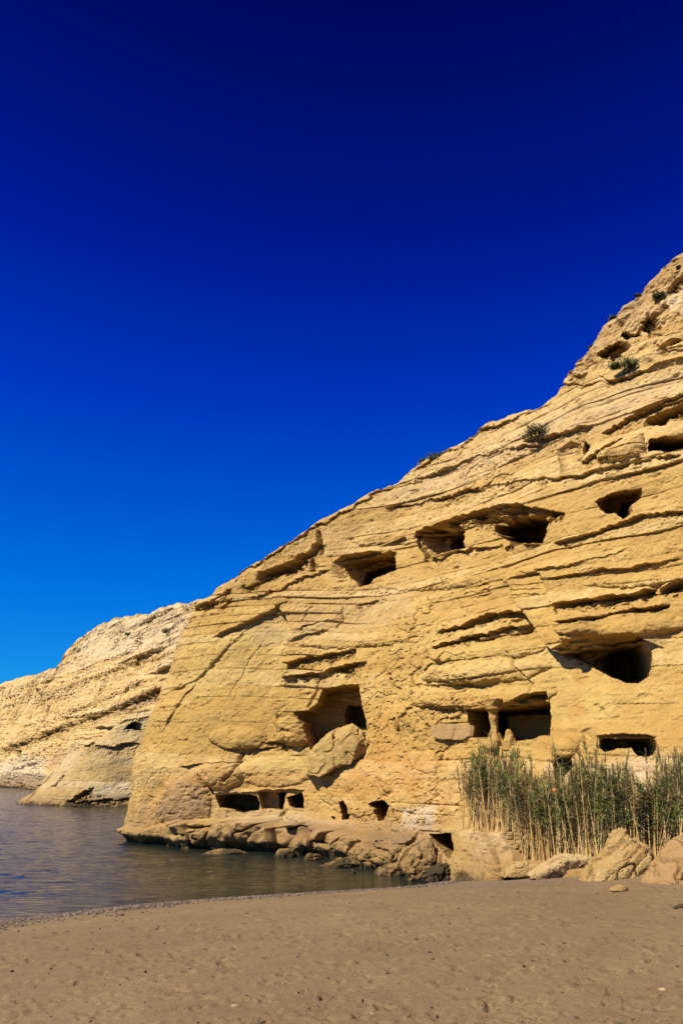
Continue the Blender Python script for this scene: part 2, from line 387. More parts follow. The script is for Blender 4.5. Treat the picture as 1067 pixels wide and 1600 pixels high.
def cliff_mesh(base, sil, cot, ledge, relief, nrow, nplat, px_step, m_step, top_cap, rim_noise, plat_slope, zlow=-0.8, round_top=0.8, plat_len=16.0, frame=(180, 1090), dip=0.0, strata=1.0, seed=0.0, thick=(0.3, 1.3), hidden_top=None, lenm=1.0, hide=None, prof=None, lean=None):
    c = catmull(base); ds = np.hypot(*np.diff(c, axis=0).T); s = np.concatenate([[0], np.cumsum(ds)])
    px, _ = proj(np.column_stack([c, np.full(len(c), 2.0)]))
    vis = (c[:, 1] > 3) & (px > frame[0]) & (px < frame[1])
    if hide is not None: vis &= ~hide(c[:, 0], c[:, 1])
    dpx = np.abs(np.gradient(px, s))
    w = np.maximum(np.where(vis, dpx / px_step, 0), 1.0 / m_step)
    W = np.concatenate([[0], np.cumsum(0.5 * (w[1:] + w[:-1]) * ds)]); n = int(W[-1]) + 1
    sc = np.interp(np.linspace(0, W[-1], n), W, s)
    bx = np.interp(sc, s, c[:, 0]); by = np.interp(sc, s, c[:, 1])
    tx = np.gradient(c[:, 0], s); ty = np.gradient(c[:, 1], s)
    k = np.hanning(123)[1:-1]; k /= k.sum(); tx = np.convolve(np.pad(tx, 60, 'edge'), k, 'valid'); ty = np.convolve(np.pad(ty, 60, 'edge'), k, 'valid')
    tx = np.interp(sc, s, tx); ty = np.interp(sc, s, ty); q = np.hypot(tx, ty); tx /= q; ty /= q
    nx, ny = -ty, tx                                  # outward = left of walking direction (right to left along the foot)
    pxb, _ = proj(np.column_stack([bx, by, np.full(n, 1.0)]))
    ctv = cot(sc, pxb, bx, by)
    # rim height: where the leaning face meets the skyline of the photo
    zs = np.linspace(0.3, top_cap, 500)
    ztop = np.full(n, top_cap)
    sx_, sy_ = zip(*sil)
    for i in range(n):
        if by[i] < 3: continue
        zq = prof(zs, np.full(zs.shape, pxb[i])) if prof else ctv[i] * zs
        ax, ay = lean if lean else (nx[i], ny[i])
        P = np.stack([bx[i] - ax * zq, by[i] - ay * zq, zs], -1)
        a, b = proj(P); hit = np.nonzero(b < np.interp(a, sx_, sy_))[0]
        if len(hit): ztop[i] = zs[hit[0]]
    if hidden_top: ztop = hidden_top(sc, bx, by, ztop)
    kk = np.hanning(9); kk /= kk.sum(); ztop = np.convolve(np.pad(ztop, 4, 'edge'), kk, 'valid')
    ztop = ztop + rim_noise * (fbm(sc * 0.9 / (lenm if lenm > 3 else 1), sc * 0 + seed, sc * 0, 4, 0.6) + 0.5 * np.round(1.5 * vn(sc * 0.55, sc * 0 + 3, sc * 0 + seed)))
    t = np.linspace(0, 1, nrow)[None, :]
    z = zlow + (ztop[:, None] - zlow) * t
    S = np.repeat(sc[:, None], nrow, 1)
    NX, NY = nx[:, None], ny[:, None]
    lx = np.full(n, lean[0]) if lean else nx; ly = np.full(n, lean[1]) if lean else ny
    po = prof(z, pxb[:, None] + 0 * z) if prof else ctv[:, None] * z
    X = bx[:, None] - lx[:, None] * po; Y = by[:, None] - ly[:, None] * po
    mac = 0.9 * fbm(S * 0.10 / lenm, z * 0.12 / lenm, S * 0 + seed, 3) * lenm ** 0.7
    near_top = np.clip(1 - (ztop[:, None] - z) / round_top, 0, 1)
    mac = mac * np.clip((ztop[:, None] - z) / 3.0, 0, 1) - 0.55 * round_top * near_top ** 2.2
    if ledge is not None: mac = mac + ledge(S, z, pxb[:, None] + 0 * z)
    X1 = X + NX * mac; Y1 = Y + NY * mac
    PX, PY = proj(np.stack([X1, Y1, z], -1))
    if hide is not None:
        hid = hide(bx, by); PX[hid] = -9999.0
    rel = Relief(PX, PY, X1, Y1, z)
    # bedding
    bz = z + dip * S + 0.5 * fbm(S * 0.12, z * 0.1, S * 0 + 7 + seed, 3)
    g = np.random.RandomState(int(5 + seed)); edges = [-8.0]
    while edges[-1] < 80: edges.append(edges[-1] + g.uniform(*thick))
    edges = np.array(edges); off = g.uniform(-1, 1, len(edges))
    idx = np.clip(np.searchsorted(edges, bz) - 1, 0, len(edges) - 2)
    f = (bz - edges[idx]) / (edges[idx + 1] - edges[idx]); th = edges[idx + 1] - edges[idx]
    nxt = np.minimum(idx + 1, len(edges) - 1)
    along = vn(S * 0.35 / lenm, idx * 3.7, S * 0 + seed)              # a bed swells and pinches along its length
    lay = (off[idx] * 0.11 + 0.14 * along) + 0.10 * np.sqrt(np.clip(1 - (2 * f - 1) ** 2, 0, 1)) * np.minimum(th, 1.0)
    gap = np.exp(-(f * th / 0.045) ** 2) * np.clip(0.2 + 1.6 * vn(S * 0.5 / lenm, idx * 5.1 + 2, S * 0 + 9), 0, 1)
    str_ = lay - 0.19 * gap + 0.05 * fbm(S * 0.35 / lenm, bz * 5.5, S * 0, 3)
    loc = np.clip(0.45 + 0.9 * fbm(S * 0.12 / lenm, z * 0.16, S * 0 + 21, 2), 0.05, 1.0)
    mask = relief(rel, S, z, X1, Y1) if relief else 1.0
    fq = lenm ** -0.75
    if lenm > 3: XN, YN = S * 0.13, S * 0
    else: XN, YN = X1, Y1
    rough = 0.16 * fbm(XN * 0.8 * fq, YN * 0.8 * fq, z * 1.1 * fq, 4, 0.55) + 0.035 * fbm(XN * 4 * fq, YN * 4 * fq, z * 5 * fq, 3, 0.6)
    w1 = fbm(XN * 1.1 * fq, YN * 1.1 * fq, z * 1.1 * fq + 50, 3)
    jm = np.clip(-0.15 + 2.2 * fbm(S * 0.09 / lenm, z * 0.13 / lenm, S * 0 + 44, 3), 0, 1) * mask
    cv, cb = cells((S + 0.35 * z + 1.2 * w1 * lenm) / (2.1 * lenm * (2.4 if lenm > 3 else 1)), (bz + 0.7 * w1 * lenm) / (1.0 * lenm), 3)
    rough = rough + jm * (0.10 * cv - 0.13 * np.exp(-(cb / 0.045) ** 2) * np.clip(0.5 + 2 * w1, 0, 1))
    pv = fbm(XN * 5.5 * fq, YN * 5.5 * fq, z * 8 * fq, 2); rough = rough - 0.30 * np.clip(pv - 0.30, 0, 1) * np.clip(jm + 0.3, 0, 1)
    r2 = fbm(XN * 1.7 * fq, YN * 1.7 * fq, z * 2.6 * fq, 3); rough = rough - 0.16 * np.clip(r2 - 0.22, 0, 1) * 1.5   # weathered pits
    D = (str_ * strata * loc * mask + rough * lenm) + rel.D
    D = np.where(near_top > 0.6, np.minimum(D, 0.25), D)
    X2 = X1 + NX * D + NY * rel.W; Y2 = Y1 + NY * D - NX * rel.W
    # top of the cliff behind its rim
    u = (np.linspace(0, 1, nplat + 1)[1:] ** 1.6)[None, :] * (plat_len if hide is None else np.where(hid, 3.0, plat_len)[:, None])
    XP = X2[:, -1:] - NX * u; YP = Y2[:, -1:] - NY * u
    ZP = z[:, -1:] + plat_slope * u + 0.35 * fbm(XP * 0.5, YP * 0.5, XP * 0, 3) * np.clip(u / 2, 0, 1)
    XA = np.concatenate([X2, XP], 1); YA = np.concatenate([Y2, YP], 1); ZA = np.concatenate([z, ZP], 1)
    ZA[:, :nrow] += rel.U
    V = np.stack([XA, YA, ZA], -1).reshape(-1, 3)
    rel.T['bed'] = np.clip(0.5 + 0.5 * off[idx] + 0.3 * along, 0, 1)
    at = {kx: np.concatenate([v, np.zeros(XP.shape)], 1).ravel() for kx, v in rel.T.items()}
    F = grid_faces(n, nrow + nplat)[:, ::-1]
    return V, F, at, dict(X=X1, Y=Y1, Z=z, PX=PX, PY=PY, NX=nx, NY=ny, bx=bx, by=by, pxb=pxb, S=sc)

# ------------------------------------------------------------------ the setting: main cliff
def main_ledge(S, z, pxb):
    hz, dp = main_shelf(pxb)
    hz = hz + 0.22 * fbm(S * 0.8, S * 0, S * 0 + 3, 3) * (0.3 + 0.7 * (pxb < 690))
    lump = 0.70 * fbm(S * 0.5, z * 0.6, S * 0 + 31, 3) + 0.35 * np.abs(fbm(S * 1.3, z * 1.4, S * 0 + 5, 2))
    k = 1 - sst(-0.16, 0.10, z - hz)
    under = 0.5 * sst(0.5, 0.0, z) * (pxb < 690)       # the sea has cut a notch under the shelf
    cv, cb = cells(S / 1.7 + 0.3 * fbm(S * 0.8, z * 0.8, S * 0 + 61, 2), z / 1.15 + 0.25 + 0.35 * fbm(S * 0.6, z * 0.6, S * 0 + 71, 2), 9)
    lump = lump + (0.30 * cv - 0.45 * np.exp(-(cb / 0.07) ** 2)) * np.interp(pxb, [690, 715], [1.0, 0.12])
    lump = lump * np.where(pxb > 695, 0.3, 1.0) * np.interp(pxb, [235, 300], [0.35, 1.0])
    return k * (dp * 0.88 + lump - under)
def main_shelf(pxb):
    hz = np.interp(pxb, [120, 205, 260, 330, 400, 500, 600, 660, 690, 705, 835, 870, 1000, 1200], [0.4, 0.75, 0.9, 1.3, 1.4, 1.15, 1.05, 1.35, 1.6, 1.8, 1.8, 1.0, 1.1, 1.4])
    dp = np.interp(pxb, [120, 205, 260, 330, 400, 500, 600, 660, 705, 835, 900, 1070, 1200], [0.1, 0.2, 0.7, 1.3, 1.5, 1.6, 1.9, 2.0, 2.4, 2.6, 2.4, 2.6, 2.2])
    return hz, dp
def main_relief(r, S, z, X, Y):
    PX, PY = r.PX, r.PY
    # -- large forms
    r.step([(440, 948), (452, 965), (462, 985), (457, 1010), (452, 1040), (444, 1075), (438, 1110)], 0.6, 75, side=-1)
    r.step([(352, 990), (375, 980), (395, 972), (420, 960), (440, 950)], 0.4, 16, side=-1)
    r.step([(268, 1082), (304, 1065), (328, 1043), (359, 1010), (395, 978)], 0.06, 40, side=-1)
    r.crack([(276, 1079), (304, 1067), (328, 1045), (359, 1012), (380, 995)], 0.10, 2.0)
    r.step([(266, 1125), (284, 1098), (298, 1079)], 0.14, 25, side=-1)
    r.crack([(362, 1080), (380, 1055), (392, 1030), (412, 1000)], 0.06, 1.6)
    r.step([(806, 912), (820, 940), (840, 965), (858, 995), (872, 1013), (890, 1024), (915, 1030)], 0.85, 70, side=-1)
    r.crack([(806, 914), (820, 942), (840, 968), (858, 998), (872, 1016), (890, 1027)], 0.7, 2.0, 0.3)
    r.step([(858, 900), (868, 918), (880, 940), (894, 962), (905, 985), (910, 1000)], 0.55, 45, side=-1)
    r.crack([(860, 902), (870, 920), (880, 942), (894, 964), (905, 990)], 0.5, 2.0, 0.4)
    r.step([(634, 1116), (655, 1098), (672, 1080), (684, 1052), (690, 1030)], 0.55, 55, side=1)
    r.band([(640, 1103), (672, 1076), (690, 1066)], [(634, 1122), (672, 1092), (690, 1072)], 0.4)
    # -- rounded bands above the pillared cave
    r.ledge([(675, 1036), (700, 1034), (750, 1030), (790, 1024)], 0.20, 22, 0.3, 0.16, 25)
    r.ledge([(665, 1072), (700, 1072), (740, 1068), (790, 1060)], 0.32, 26, 0.3, 0.18, 25)
    r.ledge([(672, 1105), (700, 1104), (735, 1102)], 0.22, 18, 0.3, 0.1, 15)
    for c_, q_, h_ in (((765, 1016), (100, 15), 0.30), ((760, 1048), (104, 19), 0.42), ((760, 1090), (108, 18), 0.45), ((985, 978), (95, 19), 0.5), ((1010, 905), (90, 12), 0.3), ((560, 1000), (90, 12), 0.25), ((700, 905), (110, 14), 0.2), ((610, 840), (60, 12), 0.25)): r.ell(c_, q_, h_, 0.8, -0.08)
    r.crack([(800, 1020), (812, 1036), (828, 1062), (836, 1080)], 0.16, 1.3)
    r.crack([(796, 1018), (794, 1045), (790, 1070)], 0.10, 1.8)
    # -- caves of the upper row
    r.cave([(530, 880), (558, 872), (590, 868), (613, 864), (620, 876), (618, 890), (600, 897), (585, 903), (577, 914), (562, 919), (557, 906), (542, 897)], 2.0, 0.6, 2.0, 30)
    r.cave([(566, 890), (590, 880), (617, 872), (618, 888), (585, 902), (574, 914), (563, 916)], 2.6, 0.5)
    r.ledge([(520, 878), (545, 868), (580, 862), (600, 866), (622, 862)], 0.7, 20, 0.6, 0.35, 12, 1.0)
    r.band([(640, 838), (700, 815), (760, 797), (800, 790), (850, 794), (880, 802)], [(648, 846), (700, 832), (745, 822), (783, 836), (850, 812), (880, 812)], 1.25, 0.6, 0.5, 18, 0.3)
    r.cave([(650, 838), (664, 832), (695, 826), (726, 822), (727, 857), (700, 862), (668, 873), (655, 855)], 2.2, 0.5, 1.8, 30)
    r.cave([(688, 832), (725, 826), (726, 857), (700, 862), (690, 864)], 2.5, 0.3)
    r.cave([(776, 816), (800, 806), (848, 804), (854, 820), (848, 848), (800, 852), (788, 840), (774, 830)], 5.0, 0.5)
    r.cave([(926, 783), (942, 771), (970, 766), (1001, 762), (998, 778), (985, 788), (990, 800), (975, 811), (960, 802), (945, 800), (932, 793)], 2.2, 0.7, 2.0, 20)
    r.cave([(974, 776), (998, 772), (994, 780), (984, 790), (990, 800), (975, 809), (968, 800)], 2.2, 0.4)
    r.cave([(1012, 701), (1018, 688), (1045, 683), (1100, 678), (1100, 706), (1062, 703), (1040, 709), (1022, 705), (1012, 712)], 4.0, 0.5)
    r.band([(1003, 658), (1030, 644), (1067, 630), (1100, 622)], [(1003, 668), (1030, 664), (1067, 655), (1100, 650)], 1.6, 0.5, 0.7, 10, 0.25)
    r.bulge([(930, 712), (948, 700), (985, 684), (1008, 678), (1010, 704), (1000, 716), (965, 722), (938, 728)], 0.75, 22)
    r.ledge([(930, 722), (960, 716), (990, 714), (1012, 714)], 0.5, 12, 0.5, 0.1)
    r.bulge([(870, 702), (888, 690), (905, 694), (912, 716), (900, 738), (880, 742)], -0.35, 6)
    r.cave([(910, 690), (922, 694), (927, 704), (917, 712), (912, 705)], 0.7, 0.8, 4)
    # -- upper right crag hollows
    r.cave([(935, 553), (948, 541), (968, 532), (982, 540), (976, 552), (956, 564), (945, 560)], 1.3, 1.1, 3)
    r.cave([(973, 521), (998, 514), (998, 526), (979, 533)], 0.9, 1.0, 2.5)
    r.cave([(998, 508), (1014, 494), (1034, 498), (1030, 512), (1012, 522), (1003, 516)], 1.0, 1.2, 3)
    r.band([(1028, 545), (1048, 532), (1067, 522), (1095, 515)], [(1030, 554), (1048, 547), (1067, 534), (1095, 525)], 1.0, 0.9, 0.6)
    r.band([(1040, 458), (1050, 446), (1067, 430), (1090, 412)], [(1038, 462), (1052, 456), (1067, 442), (1090, 425)], 0.9, 0.8, 0.6, 6, 0.3)
    r.crack([(1040, 478), (1030, 492), (1010, 500), (1000, 512)], 0.5, 2.0, 0.9)
    r.band([(890, 592), (905, 586), (922, 582)], [(892, 604), (905, 600), (922, 592)], 0.5, 1.0)
    r.band([(862, 606), (880, 600), (915, 602), (945, 596)], [(862, 612), (880, 607), (915, 608), (945, 602)], 0.35, 0.9)
    r.ledge([(938, 591), (957, 594), (976, 589), (1001, 583), (1025, 571), (1067, 560), (1100, 552)], 0.42, 7, 0.8, 0.25)
    r.ledge([(1030, 556), (1050, 548), (1067, 545), (1100, 540)], 0.35, 6, 0.8, 0.2)
    r.crack([(893, 596), (897, 575), (905, 560)], 0.3, 2.2, 1.0)
    # -- long bedding ledges of the upper face
    r.ledge([(632, 760), (660, 748), (687, 736), (720, 724), (757, 710), (785, 703), (810, 698), (847, 693)], 0.34, 7, 0.7, 0.22)
    r.ledge([(600, 795), (639, 787), (679, 779), (720, 770), (752, 763), (789, 757), (836, 748), (860, 750)], 0.40, 8, 0.9, 0.26)
    r.ledge([(836, 750), (860, 750), (908, 743), (957, 730), (986, 726), (1015, 718), (1067, 712)], 0.30, 6, 0.8, 0.2)
    r.ledge([(820, 692), (860, 682), (899, 669), (926, 664)], 0.42, 8, 0.7, 0.3)
    r.ledge([(938, 676), (952, 668), (969, 656), (996, 646), (1035, 630), (1067, 620), (1100, 612)], 0.45, 8, 0.7, 0.3)
    r.ledge([(905, 725), (930, 710), (958, 694), (975, 684)], 0.35, 8, 0.7, 0.25)
    r.ledge([(866, 850), (900, 842), (934, 830), (968, 816), (996, 808), (1025, 803), (1066, 799), (1100, 795)], 0.32, 8, 0.7, 0.25)
    r.ledge([(660, 874), (700, 866), (730, 859), (770, 854), (845, 851)], 0.25, 8, 0.8, 0.35)
    r.ledge([(820, 900), (880, 890), (920, 878), (960, 866), (985, 858)], 0.22, 10, 0.7, 0.15)
    r.ledge([(866, 908), (900, 900), (940, 892), (1000, 884), (1067, 872)], 0.26, 12, 0.7, 0.15)
    for k, yy in enumerate((913, 921, 929)):
        r.ledge([(812 + 3 * k, yy + 5), (830, yy + 2), (858 + 4 * k, yy)], 0.16, 6, 0.6, 0.1, 6)
        r.ledge([(718 + 4 * k, yy + 10), (740, yy + 3), (768, yy - 4)], 0.12, 6, 0.7, 0.08, 8)
    r.ledge([(350, 912), (392, 886), (432, 861), (472, 834), (500, 816), (540, 800), (575, 776), (620, 758)], 0.30, 4, 1.0, 0.15)
    r.ledge([(650, 736), (680, 714), (720, 699), (760, 670), (800, 655), (840, 644), (866, 622)], 0.40, 4, 1.0, 0.2)
    # -- deep shadowed beds
    r.band([(400, 902), (430, 888), (470, 870), (492, 856), (503, 842)], [(400, 916), (430, 907), (468, 893), (490, 883), (503, 866)], 1.1, 0.9, 0.5, 8, 0.4)
    r.band([(380, 920), (400, 908), (420, 900)], [(380, 928), (400, 920), (420, 912)], 0.6, 1.0, 0.6)
    r.crack([(497, 832), (501, 845), (503, 862)], 0.5, 2.2, 0.5)
    r.band([(304, 952), (325, 944), (345, 932), (363, 921)], [(304, 958), (325, 953), (345, 944), (363, 932)], 0.6, 0.9, 0.6)
    r.band([(338, 950), (352, 943), (366, 936)], [(338, 956), (352, 951), (366, 943)], 0.4, 0.9, 0.6)
    r.ledge([(390, 938), (410, 930), (440, 920), (470, 905), (520, 890)], 0.22, 12, 1.3, 0.2)
    r.band([(446, 1040), (480, 1031), (520, 1023), (560, 1015)], [(446, 1056), (480, 1045), (520, 1037), (560, 1025)], 0.55, 0.7, 0.6, 6, 0.2)
    r.band([(450, 1062), (490, 1054), (535, 1043), (575, 1034)], [(450, 1070), (490, 1064), (545, 1055), (575, 1044)], 0.6, 0.7, 0.5, 10, 0.25)
    r.band([(558, 946), (575, 941), (593, 937)], [(558, 953), (575, 949), (593, 942)], 0.35, 0.4, 0.5, 3)
    r.ledge([(470, 984), (500, 975), (540, 968)], 0.2, 10, 0.7, 0.15)
    r.ledge([(460, 1005), (480, 995), (520, 985)], 0.25, 10, 0.8, 0.15)
    r.crack([(478, 975), (485, 960), (495, 948)], 0.12, 1.4); r.crack([(528, 985), (536, 968), (538, 950)], 0.12, 1.4)
    r.band([(680, 987), (715, 979), (745, 968), (790, 957), (832, 957)], [(680, 993), (715, 988), (745, 979), (790, 970), (832, 968)], 0.6, 1.0, 0.5, 10, 0.2)
    r.band([(674, 1012), (700, 1005), (740, 994), (790, 983), (836, 977)], [(674, 1018), (700, 1012), (740, 1004), (790, 994), (836, 990)], 0.6, 0.8, 0.5, 10, 0.2)
    r.ledge([(640, 1000), (652, 994), (662, 996)], 0.3, 6, 1.0, 0.0, 5)
    r.band([(876, 956), (905, 948), (945, 940), (985, 929), (1028, 920)], [(876, 964), (905, 958), (945, 953), (985, 945), (1028, 934)], 0.75, 1.0, 0.5, 8, 0.35)
    r.band([(886, 982), (930, 972), (970, 958), (1010, 952), (1050, 946)], [(886, 986), (930, 982), (970, 970), (1010, 962), (1050, 952)], 0.5, 1.0, 0.6, 10, 0.2)
    r.band([(1034, 924), (1052, 914), (1067, 910), (1095, 905)], [(1034, 930), (1052, 930), (1067, 924), (1095, 915)], 0.8, 0.9, 0.5, 5, 0.3)
    # -- large cave on the right
    r.step([(906, 1010), (940, 1000), (1000, 994), (1012, 1000)], 0.55, 45, side=-1)
    r.band([(885, 1016), (910, 1014), (950, 1003), (1005, 996)], [(885, 1024), (915, 1040), (950, 1012), (1005, 1005)], 0.9, 0.4, 0.3, 8)
    r.cave([(880, 1022), (910, 1020), (960, 1006), (1005, 1003), (1018, 1020), (1022, 1035), (1018, 1055), (1000, 1068), (978, 1066), (962, 1060), (945, 1052), (915, 1036)], 1.9, 0.4, 2.0, 22)
    r.cave([(930, 1030), (955, 1012), (1005, 1003), (1018, 1020), (1022, 1035), (1018, 1055), (1000, 1067), (980, 1064), (965, 1056), (945, 1044)], 4.5, 0.4, 2.0, 40)
    # -- large cave with the fallen boulder
    r.cave([(508, 1078), (540, 1070), (564, 1069), (567, 1090), (571, 1140), (548, 1136), (520, 1150), (495, 1165), (484, 1180), (484, 1150), (480, 1130), (464, 1114), (490, 1110), (503, 1100)], 2.2, 0.35, 2.0, 14)
    r.cave([(532, 1100), (566, 1098), (571, 1142), (545, 1142), (528, 1135)], 2.6, 0.4)
    r.crack([(508, 1060), (500, 1080), (490, 1106)], 0.2, 1.5, 0.4)
    r.bulge([(433, 1128), (445, 1120), (463, 1117), (480, 1128), (487, 1145), (484, 1160), (474, 1172), (452, 1166), (434, 1160)], 0.75, 18, 0.8)
    r.band([(412, 1160), (432, 1158), (452, 1160)], [(412, 1168), (432, 1172), (452, 1170)], 0.5, 0.8, 0.5)
    r.ledge([(432, 1148), (450, 1140), (470, 1144)], 0.25, 10, 1.2)
    # -- pillared cave
    r.band([(735, 1108), (770, 1107), (800, 1098), (830, 1085), (858, 1080)], [(735, 1114), (770, 1116), (800, 1112), (830, 1110), (858, 1108)], 1.0, 0.3, 0.35, 8, 0.15)
    r.cave([(732, 1110), (760, 1107), (800, 1104), (835, 1098), (857, 1096), (859, 1122), (851, 1144), (832, 1155), (800, 1158), (776, 1155), (735, 1152)], 2.8, 0.2, 1.5)
    r.cave([(734, 1111), (766, 1109), (766, 1150), (736, 1150)], 3.0, 0.2)
    r.cave([(839, 1126), (858, 1126), (858, 1150), (839, 1148)], 2.0, 0.1)
    r.cave([(760, 1109), (858, 1100), (858, 1112), (790, 1114), (760, 1116)], 0.8, 0.3)
    # -- lower right
    r.cave([(936, 1158), (945, 1154), (980, 1152), (1020, 1153), (1027, 1166), (1025, 1180), (1010, 1185), (995, 1182), (985, 1172), (965, 1168), (944, 1174), (935, 1168)], 1.7, 0.6, 2, 0)
    r.cave([(985, 1158), (1020, 1157), (1027, 1168), (1024, 1180), (1008, 1184), (995, 1180)], 1.8, 0.3)
    r.ledge([(930, 1152), (960, 1146), (1000, 1146), (1026, 1152)], 0.15, 8, 0.5, 0.35)
    r.cave([(866, 1186), (892, 1183), (893, 1200), (880, 1214), (868, 1214)], 2.0, 0.5)
    r.ell((880, 1168), (22, 17), 0.35)
    # -- row of tombs near the water
    r.cave([(335, 1242), (360, 1240), (402, 1243), (408, 1256), (405, 1266), (378, 1270), (358, 1264), (345, 1262)], 3.0, 0.35, 1.5, 16)
    r.cave([(403, 1237), (446, 1236), (444, 1256), (436, 1266), (412, 1264)], 0.7, 0.2)
    r.cave([(432, 1240), (445, 1239), (442, 1266), (434, 1265)], 3.2, 0.1)
    r.cave([(448, 1246), (470, 1238), (475, 1250), (475, 1265), (460, 1264), (452, 1258)], 2.6, 0.2)
    r.cave([(533, 1253), (541, 1251), (546, 1259), (545, 1281), (535, 1281), (534, 1268)], 3.2, 0.12)
    r.cave([(580, 1256), (590, 1251), (610, 1249), (612, 1258), (602, 1276), (597, 1284), (588, 1282), (588, 1262)], 3.2, 0.3)
    r.cave([(517, 1275), (524, 1277), (522, 1281), (518, 1279)], 0.5, 0.2)
    r.ledge([(325, 1240), (345, 1236), (375, 1238), (402, 1236), (448, 1233), (478, 1234)], 0.12, 7, 0.5, 0.25)
    r.cave([(674, 1303), (707, 1302), (708, 1328), (700, 1342), (690, 1330), (682, 1318)], 2.4, 0.2)
    # -- rounded masses low on the face
    r.ell((288, 1256), (42, 46), 0.40, 0.8)
    r.crack([(312, 1212), (322, 1226), (332, 1238)], 0.4, 2.0)
    r.ell((372, 1152), (46, 20), 0.42, 0.5); r.ledge([(328, 1168), (360, 1170), (400, 1168), (432, 1166)], 0.3, 7, 0.4, 0.1)
    r.ledge([(278, 1197), (310, 1193), (345, 1190), (380, 1192)], 0.16, 8, 0.6, 0.12)
    r.ell((345, 1210), (36, 24), 0.35, 0.6); r.crack([(375, 1180), (366, 1205), (355, 1222)], 0.3, 2.5)
    r.ell((430, 1205), (60, 26), 0.3, 0.7)
    r.ell((560, 1230), (60, 45), 0.25, 0.8)
    r.ell((640, 1210), (48, 60), 0.25, 0.8)
    r.crack([(580, 1180), (590, 1130), (602, 1085)], 0.12, 2.2); r.crack([(606, 1052), (616, 1068), (624, 1076)], 0.2, 1.8, 0.9)
    r.step([(604, 1255), (612, 1225), (600, 1195)], 0.25, 30, side=1)
    # -- the big square block under the reeds
    r.crack([(750, 1283), (757, 1305), (768, 1325), (778, 1350)], 0.30, 1.6, 0.4)
    r.step([(752, 1283), (758, 1305), (768, 1325), (778, 1352)], 0.1, 25, side=1)
    # -- natural colours of single beds and patches
    r.tint('yellow', [(300, 1010), (395, 975), (440, 956), (460, 985), (450, 1050), (400, 1060), (340, 1080), (300, 1090)], 18, 0.75)
    r.tint('pale', [(385, 985), (440, 960), (458, 985), (452, 1015), (410, 1010)], 10, 0.4)
    r.tint('yellow', [(440, 1185), (500, 1175), (500, 1200), (440, 1210), (400, 1205)], 10, 0.9)
    r.tint('yellow', [(672, 1012), (760, 1000), (860, 1000), (900, 1060), (850, 1080), (680, 1110)], 14, 0.6)
    r.tint('yellow', [(860, 1060), (960, 1062), (960, 1110), (880, 1140), (860, 1120)], 14, 0.8)
    r.tint('orange', [(870, 1100), (905, 1085), (920, 1110), (890, 1130)], 14, 0.75)
    r.tint('orange', [(575, 1180), (600, 1090), (612, 1090), (600, 1180), (590, 1240)], 6, 0.5)
    r.tint('orange', [(700, 1085), (800, 1085), (800, 1102), (700, 1104)], 6, 0.35)
    r.tint('orange', [(500, 1200), (600, 1170), (680, 1180), (690, 1240), (600, 1245), (520, 1240)], 22, 0.65)
    r.tint('orange', [(640, 1170), (700, 1170), (715, 1260), (640, 1255)], 20, 0.5)
    r.tint('orange', [(230, 1215), (300, 1190), (360, 1195), (330, 1235), (250, 1240)], 16, 0.45)
    r.tint('orange', [(330, 1205), (480, 1200), (500, 1235), (340, 1236)], 14, 0.4)
    r.tint('pale', [(470, 960), (560, 930), (640, 900), (640, 960), (560, 1000), (470, 1000)], 24, 0.25)
    r.tint('pale', [(600, 770), (760, 700), (870, 650), (1067, 570), (1067, 620), (880, 690), (640, 790)], 20, 0.3)
    r.tint('pink', [(250, 1265), (265, 1225), (295, 1212), (322, 1235), (325, 1265), (300, 1285), (265, 1290)], 8, 0.9)
    r.tint('pink', [(210, 1260), (240, 1230), (250, 1290), (210, 1300)], 14, 0.5)
    r.tint('pale', [(634, 1264), (686, 1258), (676, 1296), (626, 1300)], 3, 0.85, 0.4)
    r.tint('pale', [(340, 1272), (400, 1272), (470, 1272), (520, 1285), (560, 1290), (540, 1300), (380, 1284)], 8, 0.55)
    r.tint('pale', [(860, 1200), (960, 1190), (1060, 1180), (1067, 1230), (900, 1240)], 20, 0.6)
    r.tint('pale', [(820, 1300), (900, 1290), (905, 1350), (820, 1350)], 12, 0.55)
    r.tint('pale', [(720, 1290), (800, 1285), (800, 1340), (730, 1345)], 16, 0.4)
    r.tint('pink', [(330, 1285), (700, 1285), (690, 1320), (500, 1325), (330, 1315)], 12, 0.65)
    r.tint('grey', [(575, 1300), (640, 1300), (660, 1320), (620, 1330), (580, 1318)], 10, 0.75)
    r.tint('grey', [(450, 1288), (480, 1284), (490, 1300), (460, 1305)], 8, 0.6)
    r.tint('pale', [(1040, 455), (1067, 440), (1067, 490), (1040, 485)], 8, 0.6)
    r.tint('pink', [(1040, 420), (1067, 395), (1067, 430), (1000, 500), (940, 540), (900, 590), (880, 600), (940, 510)], 10, 0.45)
    crag = sst(0, 14, (600 - (PX - 872) * 0.20) - PY) * (PX > 860) * (PX < 1500)
    q = fbm(X * 0.9, Y * 0.9, z * 0.9 + 70, 4, 0.6); r.D += crag * (0.55 * q - 0.5 * np.clip(np.abs(fbm(X * 0.7, Y * 0.7, z * 0.7 + 20, 3)) * -1 + 0.06, 0, 1) * 8 * 0.35)
    # bedding shows less on the smooth slab at the left and near the foot
    slab = sst(470, 430, PX) * sst(960, 1000, PY)
    return np.clip(1.0 - 0.8 * slab - 0.55 * sst(1150, 1200, PY) - 0.4 * sst(1272, 1282, PY) * (PX > 690), 0.05, 1)

